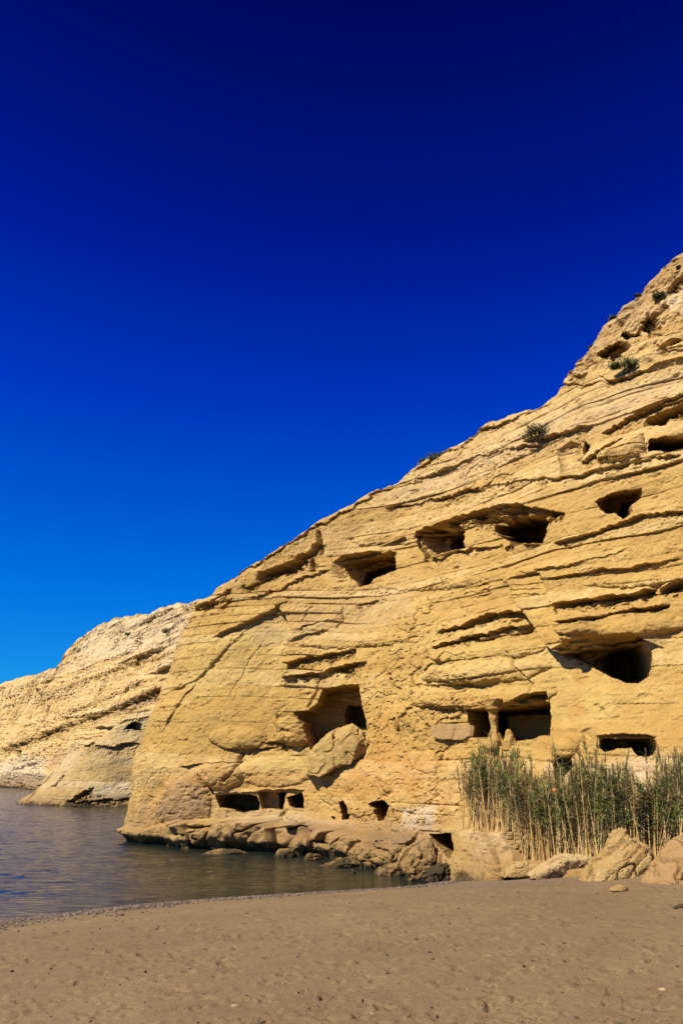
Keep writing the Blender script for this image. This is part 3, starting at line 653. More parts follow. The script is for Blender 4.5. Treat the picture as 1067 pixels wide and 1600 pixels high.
MAIN_SIL = [(150, 990), (300, 950), (330, 927), (345, 908), (390, 880), (430, 855), (470, 828), (500, 808), (540, 792), (575, 768), (620, 750), (640, 730), (680, 705), (720, 690), (760, 660), (800, 645), (840, 635), (872, 605), (890, 575), (920, 540), (940, 510), (960, 490), (985, 465), (1010, 435), (1040, 415), (1067, 393), (1100, 372), (1200, 322), (1400, 250), (1700, 150)]
MAIN_BASE = [(40, -4), (30, 6), (22, 13.8), (16, 19), (11.1, 23.9), (7.5, 27.5), (4.4, 31.9), (0.6, 37.5), (-2.3, 40.4), (-6.6, 43.4), (-9.9, 45.1), (-11.7, 46.9), (-12.3, 49.3), (-11.5, 52.2), (-7.5, 54.6), (-2, 57.0), (6, 59.5), (14, 61)]
def main_prof(z, p):
    k = sst(460, 280, p)                               # the nose at the left end stands steeper at its foot
    return (1 - k) * 0.40 * z + k * np.interp(z, [-1, 0, 2, 3.9, 6.8, 9.0, 10.8, 13.0, 20, 40], [0, 0, 0.0, -0.1, 0.45, 1.35, 1.9, 2.9, 6.2, 14.2])
def main_top(sc, bx, by, zt):
    i0 = np.nonzero((by > 50.0))[0]
    if len(i0):
        j = i0[0]; z0 = zt[j - 1]
        zt = zt.copy(); zt[j:] = z0 + 0.02 * (sc[j:] - sc[j])
    return np.minimum(zt, 30)
import time as _t; _t0 = _t.time()
V, F, at, MAIN = cliff_mesh(MAIN_BASE, MAIN_SIL, lambda s, p, x, y: np.interp(p, [150, 230, 330, 700, 1100], [0.46, 0.46, 0.42, 0.40, 0.40]) , main_ledge, main_relief, 840, 22, 1.15, 0.45, 30.0, 0.22, 0.10, hidden_top=main_top, dip=-0.035, hide=lambda x, y: (y > 52.5) | ((y > 50) & (x > -9)), prof=main_prof, lean=(-0.74, -0.67), strata=1.35)
cliff = tag(link('cliff', mesh_np('cliff', V, F, False, at), M_CLIFF), kind='structure')
print('main cliff', len(V), _t.time() - _t0)
def on_cliff(px, py, out=0.0):
    """the point of the main face seen at a place of the photo, moved outwards"""
    d = (MAIN['PX'] - px) ** 2 + (MAIN['PY'] - py) ** 2
    fr = (MAIN['PX'] > -999)
    i, j = np.unravel_index(np.argmin(np.where(fr, d, 1e9)), d.shape)
    n = np.array([MAIN['NX'][i], MAIN['NY'][i], 0])
    return np.array([MAIN['X'][i, j], MAIN['Y'][i, j], MAIN['Z'][i, j]]) + n * out, n

# ------------------------------------------------------------------ the far cliff across the bay, and the rock tongue at its foot
def far_relief(r, S, z, X, Y):
    r.ledge([(0, 1108), (15, 1102), (30, 1098)], 1.6, 6, 0.5)
    r.ledge([(25, 1098), (60, 1085), (100, 1077), (140, 1062), (200, 1035), (260, 1010)], 1.3, 7, 0.9, 0.8)
    r.ledge([(90, 1120), (120, 1108), (160, 1094), (185, 1082), (230, 1060)], 1.4, 7, 0.9, 0.8)
    r.band([(0, 1172), (60, 1150), (110, 1130), (150, 1116), (200, 1098), (255, 1072)], [(0, 1182), (60, 1163), (110, 1142), (150, 1132), (200, 1116), (255, 1092)], 2.6, 1.0, 0.6, 10, 0.8)
    r.ledge([(10, 1190), (50, 1182), (80, 1164), (110, 1156)], 1.2, 7, 1.0)
    r.ledge([(0, 1208), (30, 1200), (70, 1188)], 1.0, 6, 0.6)
    r.band([(230, 1034), (260, 1022), (290, 1010)], [(230, 1040), (260, 1034), (290, 1018)], 1.4, 0.9, 0.6)
    r.band([(100, 1075), (120, 1066), (142, 1058)], [(100, 1082), (120, 1076), (142, 1066)], 1.6, 0.8, 0.6)
    r.band([(280, 954), (300, 944), (318, 938)], [(280, 962), (300, 955), (318, 948)], 1.2, 0.8, 0.6)
    for ln in ([(122, 1020), (126, 1005), (132, 992)], [(235, 985), (236, 968), (238, 955)], [(45, 1085), (52, 1076), (58, 1068)], [(55, 1150), (70, 1120), (76, 1105)], [(180, 1010), (186, 992), (190, 975)], [(285, 1010), (292, 990), (297, 970)], [(150, 1090), (160, 1075), (165, 1060)], [(215, 1010), (222, 990)], [(20, 1130), (30, 1112)]):
        r.crack(ln, 0.9, 2.2, 1.0)
    r.cave([(20, 1172), (34, 1172), (34, 1190), (28, 1180)], 2.0, 0.4)
    r.cave([(205, 1038), (214, 1032), (218, 1040), (209, 1044)], 0.8, 0.6); r.cave([(172, 1048), (186, 1044), (186, 1050), (175, 1052)], 1.0, 0.6)
    r.tint('pale', [(35, 1180), (75, 1185), (70, 1206), (0, 1210), (0, 1195)], 6, 1.0)
    r.tint('pale', [(150, 970), (300, 945), (305, 1010), (240, 1020), (110, 1030)], 12, 0.6)
    r.tint('pink', [(70, 1185), (100, 1170), (110, 1185), (80, 1205)], 6, 0.7)
    r.tint('grey', [(-60, 1212), (75, 1208), (75, 1240), (-60, 1240)], 4, 0.95)
    r.tint('pink', [(180, 1100), (255, 1075), (255, 1092), (180, 1118)], 5, 0.6)
    return np.ones(r.PX.shape)
FAR_SIL = [(-400, 1135), (-100, 1090), (-40, 1076), (0, 1068), (18, 1064), (45, 1058), (70, 1049), (94, 1040), (102, 1028), (110, 1008), (130, 990), (150, 980), (180, 967), (215, 963), (240, 957), (270, 948), (300, 944), (340, 930), (420, 900), (700, 800)]
FAR_BASE = [(2, 77), (-5, 89), (-17, 110), (-35, 141), (-52, 170), (-69, 199), (-84, 225), (-110, 268), (-160, 350), (-230, 470)]
V, F, at, FARM = cliff_mesh(FAR_BASE, FAR_SIL, lambda s, p, x, y: np.full(s.shape, 0.42), None, far_relief, 400, 16, 0.5, 1.6, 60.0, 1.4, 0.03, round_top=2.0, plat_len=90.0, frame=(-60, 420), dip=-0.035, strata=7.0, seed=2.0, thick=(0.8, 4.5), lenm=4.0)
far_cliff = tag(link('far_cliff', mesh_np('far_cliff', V, F, False, at), M_FAR), kind='structure')
print('far cliff', len(V), _t.time() - _t0)

def tongue_relief(r, S, z, X, Y):
    r.cave([(192, 1140), (200, 1134), (212, 1127), (224, 1132), (226, 1142), (205, 1140)], 4.5, 0.3)
    r.ledge([(178, 1134), (195, 1125), (215, 1122), (235, 1118)], 0.5, 6, 0.6, 0.5)
    r.ledge([(120, 1166), (150, 1162), (175, 1166), (218, 1160)], 0.7, 7, 0.7, 0.5)
    r.band([(205, 1170), (212, 1166), (222, 1160)], [(205, 1172), (212, 1172), (222, 1166)], 0.8, 0.6)
    r.band([(112, 1250), (130, 1238), (148, 1228)], [(112, 1256), (132, 1254), (148, 1240)], 1.6, 0.7, 0.4)
    r.band([(100, 1252), (150, 1250), (205, 1246)], [(100, 1258), (150, 1257), (205, 1254)], 1.0, 0.8, 0.5)
    r.crack([(85, 1230), (98, 1212)], 0.4, 1.6)
    r.tint('pale', [(140, 1232), (200, 1222), (205, 1246), (150, 1246)], 4, 0.75)
    r.tint('grey', [(140, 1170), (200, 1170), (200, 1215), (150, 1210)], 14, 0.28)
    r.tint('pale', [(70, 1205), (110, 1180), (120, 1200), (90, 1230)], 8, 0.3)
    return np.full(r.PX.shape, 0.6)
TON_SIL = [(-50, 1262), (18, 1256), (40, 1240), (60, 1231), (80, 1205), (100, 1184), (118, 1168), (140, 1158), (165, 1146), (182, 1130), (200, 1118), (240, 1108), (420, 1100)]
TON_BASE = [(-4, 103), (-14, 101), (-25, 99.5), (-33, 99.8), (-39, 103.5), (-43.2, 108.5), (-44.5, 114), (-42, 121), (-36, 128), (-28, 134)]
def ton_top(sc, bx, by, zt):
    j = np.nonzero((bx < -43.8) & (by > 111))[0]; zt = zt.copy()
    if len(j): zt[j[0]:] = np.interp(sc[j[0]:] - sc[j[0]], [0, 20], [zt[j[0]], 5.0])
    return np.minimum(zt, 14)
V, F, at, TONM = cliff_mesh(TON_BASE, TON_SIL, lambda s, p, x, y: np.interp(p, [30, 80, 160], [0.9, 0.6, 0.3]), None, tongue_relief, 150, 14, 1.0, 1.2, 14.0, 0.35, 0.02, round_top=1.6, plat_len=24.0, frame=(10, 320), strata=0.9, seed=4.0, lenm=1.5, hidden_top=ton_top)
headland = tag(link('rock_headland', mesh_np('rock_headland', V, F, False, at), M_TONGUE), 'low rounded rock headland with a small cave at the foot of the pale far cliff', 'rock')

# ------------------------------------------------------------------ sea and beach
def shoreline():
    pts = [at_z(p[0], p[1], 0.0)[:2] for p in [(0, 1440), (100, 1428), (200, 1416), (300, 1408), (400, 1401), (500, 1395), (600, 1389), (655, 1384), (690, 1378)]]
    pts = [np.array([-60, -45.0]), np.array([-30, -4.0]), np.array([-16.5, 13.0])] + pts + [np.array([4.6, 31.0]), np.array([8, 36.0]), np.array([20, 40.0])]
    return catmull(pts, 30)
SHORE = shoreline()
def shore_d(x, y):
    """signed distance to the shoreline, landward positive"""
    best = np.full(x.shape, 1e9); sg = np.zeros(x.shape)
    for (x0, y0), (x1, y1) in zip(SHORE[:-1], SHORE[1:]):
        dx, dy = x1 - x0, y1 - y0
        t = np.clip(((x - x0) * dx + (y - y0) * dy) / (dx * dx + dy * dy), 0, 1)
        d = np.hypot(x - x0 - t * dx, y - y0 - t * dy); u = d < best
        best = np.where(u, d, best); sg = np.where(u, np.sign(dy * (x - x0) - dx * (y - y0)), sg)
    return best * sg
def sand_h(x, y, d=None):
    if d is None: d = shore_d(x, y)
    h = np.where(d > 0, 1.9 * np.tanh(np.maximum(d, 0) * 0.13 / 1.9), d * 0.12)
    rs = np.hypot(x - 10.5, y - 21.0)                   # earth washed down at the right, below the cliff
    return np.maximum(h, -3.0) + 0.85 * np.exp(-(rs / 2.0) ** 2)
na, nrr = 560, 520
ang = np.linspace(R(-42), R(52), na)[:, None]; rad = (3.5 * (40 / 3.5) ** np.linspace(0, 1, nrr))[None, :]
GX = np.sin(ang) * rad; GY = np.cos(ang) * rad
SD = shore_d(GX, GY); GZ = sand_h(GX, GY, SD)
land = sst(0.8, 2.5, SD)
GZ = GZ + land * (0.018 * fbm(GX * 0.8, GY * 0.8, GX * 0, 3) + 0.007 * fbm(GX * 4, GY * 4, GX * 0 + 2, 3) + 0.006 * fbm(GX * 14, GY * 14, GX * 0 + 2, 2))
# footprints: trodden hollows with a raised rim
lr = math.log(40 / 3.5)
for k in range(5200):
    a = rng.uniform(R(-40), R(50)); rr = 4.0 + 22 * rng.random() ** 0.85
    fx, fy = math.sin(a) * rr, math.cos(a) * rr
    w = rng.uniform(0.018, 0.05); ln = w * rng.uniform(1.4, 3.2); th = rng.uniform(-0.7, 0.7); dep = rng.uniform(0.008, 0.030) * (3.6 if rng.random() < 0.18 else 1.7)
    ia = int((a - R(-42)) / R(94) * (na - 1)); ir = int(math.log(rr / 3.5) / lr * (nrr - 1))
    da = int(0.5 / rr / R(94) * (na - 1)) + 2; dr = int(0.5 / rr / lr * (nrr - 1)) + 2
    q = np.s_[max(ia - da, 0):ia + da, max(ir - dr, 0):ir + dr]
    x = GX[q] - fx; y = GY[q] - fy; u = (x * math.cos(th) + y * math.sin(th)) / ln; v = (-x * math.sin(th) + y * math.cos(th)) / w
    rho = np.sqrt(u * u + v * v)
    GZ[q] += land[q] * (-dep * np.exp(-rho ** 3) + dep * 0.5 * np.exp(-((rho - 1.35) / 0.35) ** 2))
wet = sst(0.35, 0.0, SD) ; grav = sst(0.1, 0.4, SD) * sst(1.6, 0.9, SD) * 0.8 + 0.8 * sst(2.0, 4.0, GX) * sst(20.5, 24.0, GY)
sand = tag(link('sand', mesh_np('sand', np.stack([GX, GY, GZ], -1).reshape(-1, 3), grid_faces(na, nrr)[:, ::-1], True, {'wet': wet.ravel(), 'gravelly': np.clip(grav, 0, 1).ravel()}), M_SAND), kind='structure')
gx, gy = np.meshgrid(np.linspace(-60, 60, 121), np.linspace(-60, 45, 106), indexing='ij')
gd = shore_d(gx, gy); gz = sand_h(gx, gy, gd) - 0.07
zz = np.zeros(gx.size)
beach = tag(link('beach_ground', mesh_np('beach_ground', np.stack([gx, gy, gz], -1).reshape(-1, 3), grid_faces(121, 106)[:, ::-1], True, {'wet': zz, 'gravelly': zz}), M_SAND), kind='structure')
wa = np.linspace(R(-60), R(22), 620)[:, None]; wr = (14.0 * (260 / 14.0) ** np.linspace(0, 1, 900))[None, :]
WX = np.sin(wa) * wr; WY = np.cos(wa) * wr
calm = sst(0.3, -5.0, shore_d(WX, WY)) * sst(260, 150, wr)
WZ = (0.032 * fbm(WX * 0.35 + 0.1 * WY, WY * 1.2, WX * 0, 3, 0.55) + 0.022 * fbm(WX * 1.1 + 3, WY * 3.2, WX * 0 + 8, 2)) * (0.12 + 0.88 * calm)
WZ = np.where((wr > 255) | (wr < 14.2), -0.3, WZ)
sea = tag(link('sea', mesh_np('sea', np.stack([WX, WY, WZ], -1).reshape(-1, 3), grid_faces(620, 900)[:, ::-1], True), M_WATER), kind='structure')
me = bpy.data.meshes.new('open_sea'); me.from_pydata([(-3000, -2000, -0.2), (3000, -2000, -0.2), (3000, 4000, -0.2), (-3000, 4000, -0.2)], [], [(0, 1, 2, 3)])
tag(link('open_sea', me, M_WATER), kind='structure')
me = bpy.data.meshes.new('sea_bed'); me.from_pydata([(-3000, -2000, -3.2), (3000, -2000, -3.2), (3000, 4000, -3.2), (-3000, 4000, -3.2)], [], [(0, 1, 2, 3)])
tag(link('sea_bed', me, M_SAND), kind='structure')
print('beach', _t.time() - _t0)

# ------------------------------------------------------------------ boulders: hull of a real outline with depth, remeshed and roughened
def ground_at(px, py):
    p = at_z(px, py, 1.0)
    for _ in range(12): p = at_z(px, py, float(sand_h(np.array([p[0]]), np.array([p[1]]))[0]))
    return p
def voxel(me, size):
    o = bpy.data.objects.new('tmp', me); COL.objects.link(o)
    md = o.modifiers.new('r', 'REMESH'); md.mode = 'VOXEL'; md.voxel_size = size; md.use_smooth_shade = False
    dg = bpy.context.evaluated_depsgraph_get(); m2 = bpy.data.meshes.new_from_object(o.evaluated_get(dg))
    bpy.data.objects.remove(o); return m2
def boulder(name, outline, y, thick, mat, label, vox=0.06, amp=0.07, facet=0.3, seed=0, cat='boulder', group=None, tilt=0.0, z_base=None, parent=None, strat=0.0, smooth=False, shrink=0.62, run=0.0):
    """one or more angular blocks, each the hull of an outline seen in the photo plus a few corner points in front and behind"""
    g = random.Random(seed)
    if isinstance(y, tuple): y = float(ground_at(*y)[1]) + thick * 0.6
    blocks = outline if isinstance(outline[0], list) else [outline]
    bm = bmesh.new(); px0 = blocks[0][0][0]; allp = [at_y(p[0], p[1], y - run * (p[0] - px0)) for o_ in blocks for p in o_]; ctr = sum(allp) / len(allp)
    for bi, o_ in enumerate(blocks):
        pts = [at_y(p[0], p[1], y - run * (p[0] - px0)) for p in o_]; c0 = sum(pts) / len(pts); zmin = min(p[2] for p in pts); zh = max(p[2] for p in pts) - zmin
        th = thick * (1 - 0.18 * bi); H = [p + np.array([0, tilt * (p[2] - ctr[2]), 0]) for p in pts]
        off = g.randrange(2)
        for sgn in (-1, 1):
            for k, p in enumerate(pts):
                low = (p[2] - zmin) < 0.22 * zh
                if k % 2 == off and not low: continue                  # few corners: flat broken faces between them
                f = 0.96 if low else shrink + g.uniform(-facet, facet) * 0.6
                q = c0 + (p - c0) * f; q = q + np.array([0, sgn * th * (0.75 if low else g.uniform(0.65, 1.0)) + tilt * (q[2] - ctr[2]), -0.12 if low else 0]); H.append(q)
        vs = [bm.verts.new(q) for q in H]
        r = bmesh.ops.convex_hull(bm, input=vs)
        bmesh.ops.delete(bm, geom=list({v for v in r['geom_interior'] + r['geom_unused'] if isinstance(v, bmesh.types.BMVert)}), context='VERTS')
    me = bpy.data.meshes.new(name); bm.to_mesh(me); bm.free()
    m2 = voxel(me, vox); n = len(m2.vertices)
    co = np.empty(n * 3, np.float32); m2.vertices.foreach_get('co', co); co = co.reshape(-1, 3)
    no = np.empty(n * 3, np.float32); m2.vertices.foreach_get('normal', no); no = no.reshape(-1, 3)
    s = seed * 3.1; L = 1.0 / max(thick, 0.15)
    d = amp * (fbm(co[:, 0] * L + s, co[:, 1] * L, co[:, 2] * L, 4, 0.55) * 1.6 - 0.6 * np.clip(fbm(co[:, 0] * L * 2 + s, co[:, 1] * L * 2, co[:, 2] * L * 2, 3), 0, 1))
    d = d + amp * 0.35 * fbm(co[:, 0] * L * 6 + s, co[:, 1] * L * 6, co[:, 2] * L * 6, 3)
    q = fbm(co[:, 0] * L * 1.4 + s + 9, co[:, 1] * L * 1.4, co[:, 2] * L * 1.4, 2)
    d = d - amp * 1.1 * np.exp(-(q / 0.05) ** 2) + amp * 0.5 * np.round(q * 5) / 2.0          # cracks and broken steps
    if strat:
        w = (co[:, 2] * 0.80 - co[:, 0] * 0.60) * 5.5 + 0.8 * q; fr = w - np.floor(w)
        d = d + strat * (vn(np.floor(w) * 3.7, w * 0, w * 0 + s) + 0.8 * np.sqrt(np.clip(1 - (2 * fr - 1) ** 2, 0, 1)) - 0.8)
    co = co + no * d[:, None]
    base = ctr.copy(); base[2] = co[:, 2].min() if z_base is None else z_base
    co = co - base
    m2.vertices.foreach_set('co', co.astype(np.float32).ravel()); m2.update(); m2.materials.clear()
    m2.polygons.foreach_set('use_smooth', np.full(len(m2.polygons), smooth))
    m2.name = name
    o = link(name, m2, mat, parent); o.location = base
    if label: tag(o, label, cat, group)
    return o
FBY = float(on_cliff(505, 1208)[0][1])
print('fallen', FBY)
boulder('fallen_boulder', [[(474, 1190), (482, 1174), (500, 1153), (522, 1141), (526, 1175), (522, 1198), (500, 1212), (480, 1207)], [(492, 1166), (508, 1150), (528, 1137), (551, 1128), (566, 1138), (576, 1160), (572, 1180), (548, 1193), (518, 1196), (498, 1190)]], FBY + 0.75, 1.15, M_FALLEN, 'huge angular fallen boulder blocking the mouth of the large dark cave', 0.05, 0.08, 0.5, 3, tilt=0.25, run=0.026)
boulder('beach_boulder', [(902, 1374), (925, 1346), (945, 1325), (962, 1300), (972, 1296), (986, 1301), (1004, 1317), (1016, 1338), (1018, 1354), (1003, 1374), (950, 1380)], (958, 1374), 0.75, M_ROCK, 'large triangular tan boulder on the sand in front of the reeds', 0.035, 0.09, 0.35, 5, tilt=0.35, strat=0.045)
boulder('sloping_boulder', [(1000, 1388), (1020, 1352), (1040, 1324), (1066, 1304), (1112, 1296), (1150, 1330), (1150, 1392), (1050, 1396)], (1050, 1378), 0.95, M_EARTH, 'earth-covered reddish boulder cut by the right edge of the photo', 0.045, 0.09, 0.3, 6, tilt=0.5)
boulder('shore_boulder', [(666, 1374), (668, 1358), (682, 1350), (706, 1347), (725, 1356), (723, 1366), (702, 1379), (672, 1383)], (696, 1378), 0.5, M_DARKROCK, 'dark algae-stained boulder where the water meets the sand', 0.03, 0.09, 0.3, 7)
boulder('leaning_rock', [(628, 1347), (640, 1334), (657, 1326), (668, 1312), (674, 1306), (695, 1346), (668, 1366), (656, 1373), (638, 1370)], 30.2, 0.6, M_ROCKW, 'upright leaning wet rock beside the dark boulder at the water', 0.035, 0.10, 0.3, 8, cat='rock')
boulder('shore_rock', [(585, 1365), (604, 1346), (625, 1340), (636, 1352), (632, 1367), (602, 1367)], 31.8, 0.5, M_ROCKW, 'small pointed brown rock in the water left of the leaning rock', 0.03, 0.08, 0.3, 9, cat='rock')
boulder('shore_ledge', [(497, 1352), (530, 1343), (558, 1335), (600, 1343), (598, 1356), (545, 1359), (505, 1357)], 34.2, 0.75, M_ROCKW, 'long low brown ledge of rock lying along the waterline', 0.035, 0.10, 0.3, 10, cat='rock')
boulder('flat_rock', [(308, 1335), (338, 1326), (372, 1327), (390, 1335), (362, 1341), (320, 1340)], 40.0, 0.9, M_ROCKW, 'flat yellowish rock barely above the water below the cave row', 0.04, 0.07, 0.2, 11, cat='rock')
boulder('awash_rock', [(544, 1365), (549, 1358), (556, 1361), (556, 1366)], 32.0, 0.15, M_ROCKW, 'tiny rock poking out of the shallow water', 0.02, 0.02, 0.2, 12, cat='rock')
for k, (o_, ym, lab) in enumerate([
    ([(425, 1340), (436, 1328), (455, 1326), (468, 1333), (470, 1344), (440, 1346)], 38.2, 'rounded brown rock at the waterline below the pair of small square tombs'),
    ([(470, 1347), (482, 1334), (500, 1334), (508, 1346)], 37.0, 'wedge of brown rock at the left tip of the long low ledge'),
    ([(604, 1340), (616, 1322), (634, 1318), (644, 1330), (634, 1346)], 31.9, 'dark brown block behind the small pointed shore rock'),
    ([(560, 1338), (574, 1326), (592, 1326), (600, 1340)], 33.8, 'brown rock lodged against the shelf above the long low ledge')]):
    boulder('shelf_rock', o_, ym, 0.4, M_ROCKW, lab, 0.03, 0.07, 0.35, 30 + k, cat='rock')
boulder('bleached_rock', [(822, 1364), (845, 1346), (872, 1336), (902, 1333), (922, 1338), (915, 1364)], float(on_cliff(868, 1352)[0][1]) - 0.25, 0.6, M_WHITE, 'low whitish rock at the foot of the reeds left of the triangular boulder', 0.035, 0.07, 0.3, 13, cat='rock')
boulder('low_rock', [(715, 1372), (735, 1358), (762, 1352), (790, 1357), (785, 1372)], (752, 1367), 0.35, M_ROCKW, 'low brown rock half buried in sand right of the dark boulder', 0.03, 0.06, 0.3, 14, cat='rock')
boulder('low_stone', [(782, 1364), (800, 1348), (826, 1344), (832, 1362)], float(on_cliff(806, 1352)[0][1]) - 0.15, 0.4, M_ROCK, 'cream coloured stone at the foot of the dry-stone wall', 0.03, 0.05, 0.3, 16, cat='rock')
boulder('slope_stone', [(1000, 1340), (1010, 1322), (1030, 1316), (1040, 1330), (1030, 1345)],  25.0, 0.4, M_WHITE, 'pale stone wedged behind the triangular boulder and the reddish one', 0.03, 0.05, 0.3, 17, cat='rock')

# slab leaning on the face left of the pillared cave
p0, n0 = on_cliff(706, 1146, 0.30)
slab = empty('leaning_slab', tuple(p0 + np.array([0, 0, -0.35])))
tag(slab, 'smooth brownish cracked slab leaning on the cliff left of the pillared cave', 'slab')
def slab_piece(poly, seed):
    g = random.Random(seed); bm = bmesh.new(); tl = 0.35
    for out in (0.0, 0.26):
        for q in poly:
            P = at_y(q[0], q[1], p0[1]); P = P + np.array([n0[0], n0[1], 0]) * (out - tl * (P[2] - p0[2]))
            P = P + np.array([0, 1, 0]) * (-(P[0] - p0[0]) * 0.9)        # follows the run of the wall
            bm.verts.new(P - np.array(slab.location))
    bmesh.ops.convex_hull(bm, input=bm.verts)
    me = bpy.data.meshes.new('slab'); bm.to_mesh(me); bm.free(); m2 = voxel(me, 0.03)
    n = len(m2.vertices); co = np.empty(n * 3, np.float32); m2.vertices.foreach_get('co', co); co = co.reshape(-1, 3)
    co = co + 0.03 * np.stack([fbm(co[:, 0] * 3 + seed, co[:, 1] * 3, co[:, 2] * 3 + 9 * k, 3) for k in range(3)], -1)
    m2.vertices.foreach_set('co', co.astype(np.float32).ravel()); m2.update(); m2.materials.clear(); link('slab', m2, M_PINK, slab)
slab_piece([(677, 1134), (690, 1130), (712, 1132), (713, 1156), (695, 1155), (682, 1149)], 1)
slab_piece([(714.5, 1132), (734, 1136), (737, 1152), (729, 1157), (714.5, 1157)], 2)

# carved pillar that holds up the roof of the pillared cave: a part of the cliff
def lathe_rock(name, prof, seed, mat, parent):
    bm = bmesh.new(); rings = []; ns = 18
    for (z, r) in prof:
        rings.append([bm.verts.new((r * math.cos(2 * math.pi * k / ns) * (1 + 0.42 * mnoise.noise((math.cos(2 * math.pi * k / ns) * 1.1 + seed, math.sin(2 * math.pi * k / ns) * 1.1, z * 4))),
                                    r * math.sin(2 * math.pi * k / ns) * (1 + 0.42 * mnoise.noise((math.cos(2 * math.pi * k / ns) * 1.1 + seed, math.sin(2 * math.pi * k / ns) * 1.1, z * 4))), z)) for k in range(ns)])
    for a, b in zip(rings[:-1], rings[1:]):
        for k in range(ns): bm.faces.new((a[k], a[(k + 1) % ns], b[(k + 1) % ns], b[k]))
    bm.faces.new(rings[0][::-1]); bm.faces.new(rings[-1])
    me = bpy.data.meshes.new(name); bm.to_mesh(me); bm.free(); return link(name, me, mat, parent)
pp, pn = on_cliff(772, 1158, -0.05); pt, _ = on_cliff(772, 1108, -0.1)
hgt = (pt[2] - pp[2]) + 0.25
pil = lathe_rock('rock_pillar', [(-0.3, 0.42), (0.0, 0.36), (hgt * 0.16, 0.24), (hgt * 0.28, 0.17), (hgt * 0.40, 0.135), (hgt * 0.5, 0.16), (hgt * 0.6, 0.19), (hgt * 0.68, 0.175), (hgt * 0.74, 0.21), (hgt * 0.80, 0.32), (hgt * 0.88, 0.36), (hgt * 0.95, 0.34), (hgt * 1.05, 0.40)], 1.0, M_CLIFF, cliff)
pil.location = pp
pp2, _ = on_cliff(792, 1160, -0.15)
st_ = lathe_rock('rock_stump', [(-0.3, 0.32), (0.05, 0.26), (0.25, 0.17), (0.40, 0.13), (0.50, 0.06)], 4.0, M_CLIFF, cliff); st_.location = pp2

# dry-stone wall patch below the reeds
wall_at, wall_n = on_cliff(822, 1336, 0.02)
dsw = empty('dry_stone_wall', tuple(wall_at)); tag(dsw, 'small patch of stacked dry-stone masonry under the reeds', 'wall')
protos = []
for k in range(6):
    bm = bmesh.new(); bmesh.ops.create_cube(bm, size=1.0)
    bmesh.ops.bevel(bm, geom=bm.edges[:], offset=0.16, segments=1, affect='EDGES')
    for v in bm.verts: v.co += Vector((rng.uniform(-.09, .09), rng.uniform(-.06, .06), rng.uniform(-.09, .09)))
    me = bpy.data.meshes.new('stone'); bm.to_mesh(me); bm.free(); me.materials.append(M_ROCK); protos.append(me)
zc = -0.08
for row in range(7):
    hh = rng.uniform(0.09, 0.16); x = -0.42 + rng.uniform(-.08, .08)
    while x < 0.36 + rng.uniform(-.12, .08):
        w = rng.uniform(0.13, 0.26); o = bpy.data.objects.new('stone', protos[rng.randrange(6)]); COL.objects.link(o); o.parent = dsw
        o.location = (x + w / 2, -0.75 * x + 0.02 * row + rng.uniform(-.03, .03), zc + hh / 2 + rng.uniform(-.015, .015)); o.scale = (w * 0.97, 0.34, hh * 0.98)
        o.rotation_euler = (rng.uniform(-.06, .06), rng.uniform(-.12, .12), -0.64 + rng.uniform(-.15, .15)); x += w
    zc += hh
print('rocks', _t.time() - _t0)

# ------------------------------------------------------------------ small stones, gravel and litter on the beach
def ico_np(sub):
    bm = bmesh.new(); bmesh.ops.create_icosphere(bm, subdivisions=sub, radius=1.0); bm.verts.ensure_lookup_table()
    v = np.array([x.co[:] for x in bm.verts]); f = np.array([[q.index for q in p.verts] for p in bm.faces]); bm.free(); return v, f
IV, IF = ico_np(1)
def stone(name, px, py, size, mat, label, cat='stone', seed=0, flat=0.6):
    p = ground_at(px, py)
    v, f = ico_np(3); d = 1 + 0.55 * fbm(v[:, 0] * 1.3 + seed * 7, v[:, 1] * 1.3, v[:, 2] * 1.3, 3) + 0.1 * fbm(v[:, 0] * 5 + seed, v[:, 1] * 5, v[:, 2] * 5, 2)
    v = v * d[:, None] * np.array(size) * np.array([1, 1, flat])
    v[:, 2] += size[2] * flat * 0.45
    o = link(name, mesh_np(name, v, f, False), mat); o.location = (p[0], p[1], p[2] - 0.01); o.rotation_euler = (0, 0, seed)
    return tag(o, label, cat)
stone('yellow_stone', 965, 1393, (0.19, 0.13, 0.14), M_ROCK, 'yellowish loaf-shaped stone on the sand below the triangular boulder', seed=0.2)
stone('cream_stone', 367, 1571, (0.05, 0.035, 0.022), M_WHITE, 'pale cream stone on the foreground sand', seed=1.1)
stone('sharp_stone', 1034, 1547, (0.038, 0.028, 0.035), M_WHITE, 'small sharp pale stone low on the right of the sand', seed=2.4)
stone('dark_tuft', 1068, 1421, (0.16, 0.08, 0.11), M_DARKROCK, 'dark lump on the sand cut off by the right edge', 'beach_tuft', seed=3.1)  # a dark tuft, modelled as a small dark stone
for k, (px, py, s, nm) in enumerate([(806, 1449, 0.028, 'white pebble on the sand below the right end of the rock block'), (581, 1582, 0.020, 'white pebble nearest the bottom edge of the sand'), (716, 1522, 0.018, 'lone white pebble in the middle of the foreground sand'), (941, 1470, 0.022, 'white pebble on the sand to the right, near trampled marks'), (762, 1387, 0.03, 'white pebble on the gravelly sand near the shore boulder'), (326, 1575, 0.018, 'tiny pale pebble left of the cream stone'), (549, 1458, 0.026, 'pale pebble on the sand near the middle of the beach'), (862, 1457, 0.02, 'small pale pebble between two white ones on the right sand'), (48, 1495, 0.022, 'pale pebble on the sand at the far left')]):
    stone('pebble', px, py, (s, s * 0.8, s * 0.7), M_WHITE, nm, 'pebble', seed=k + 0.5)

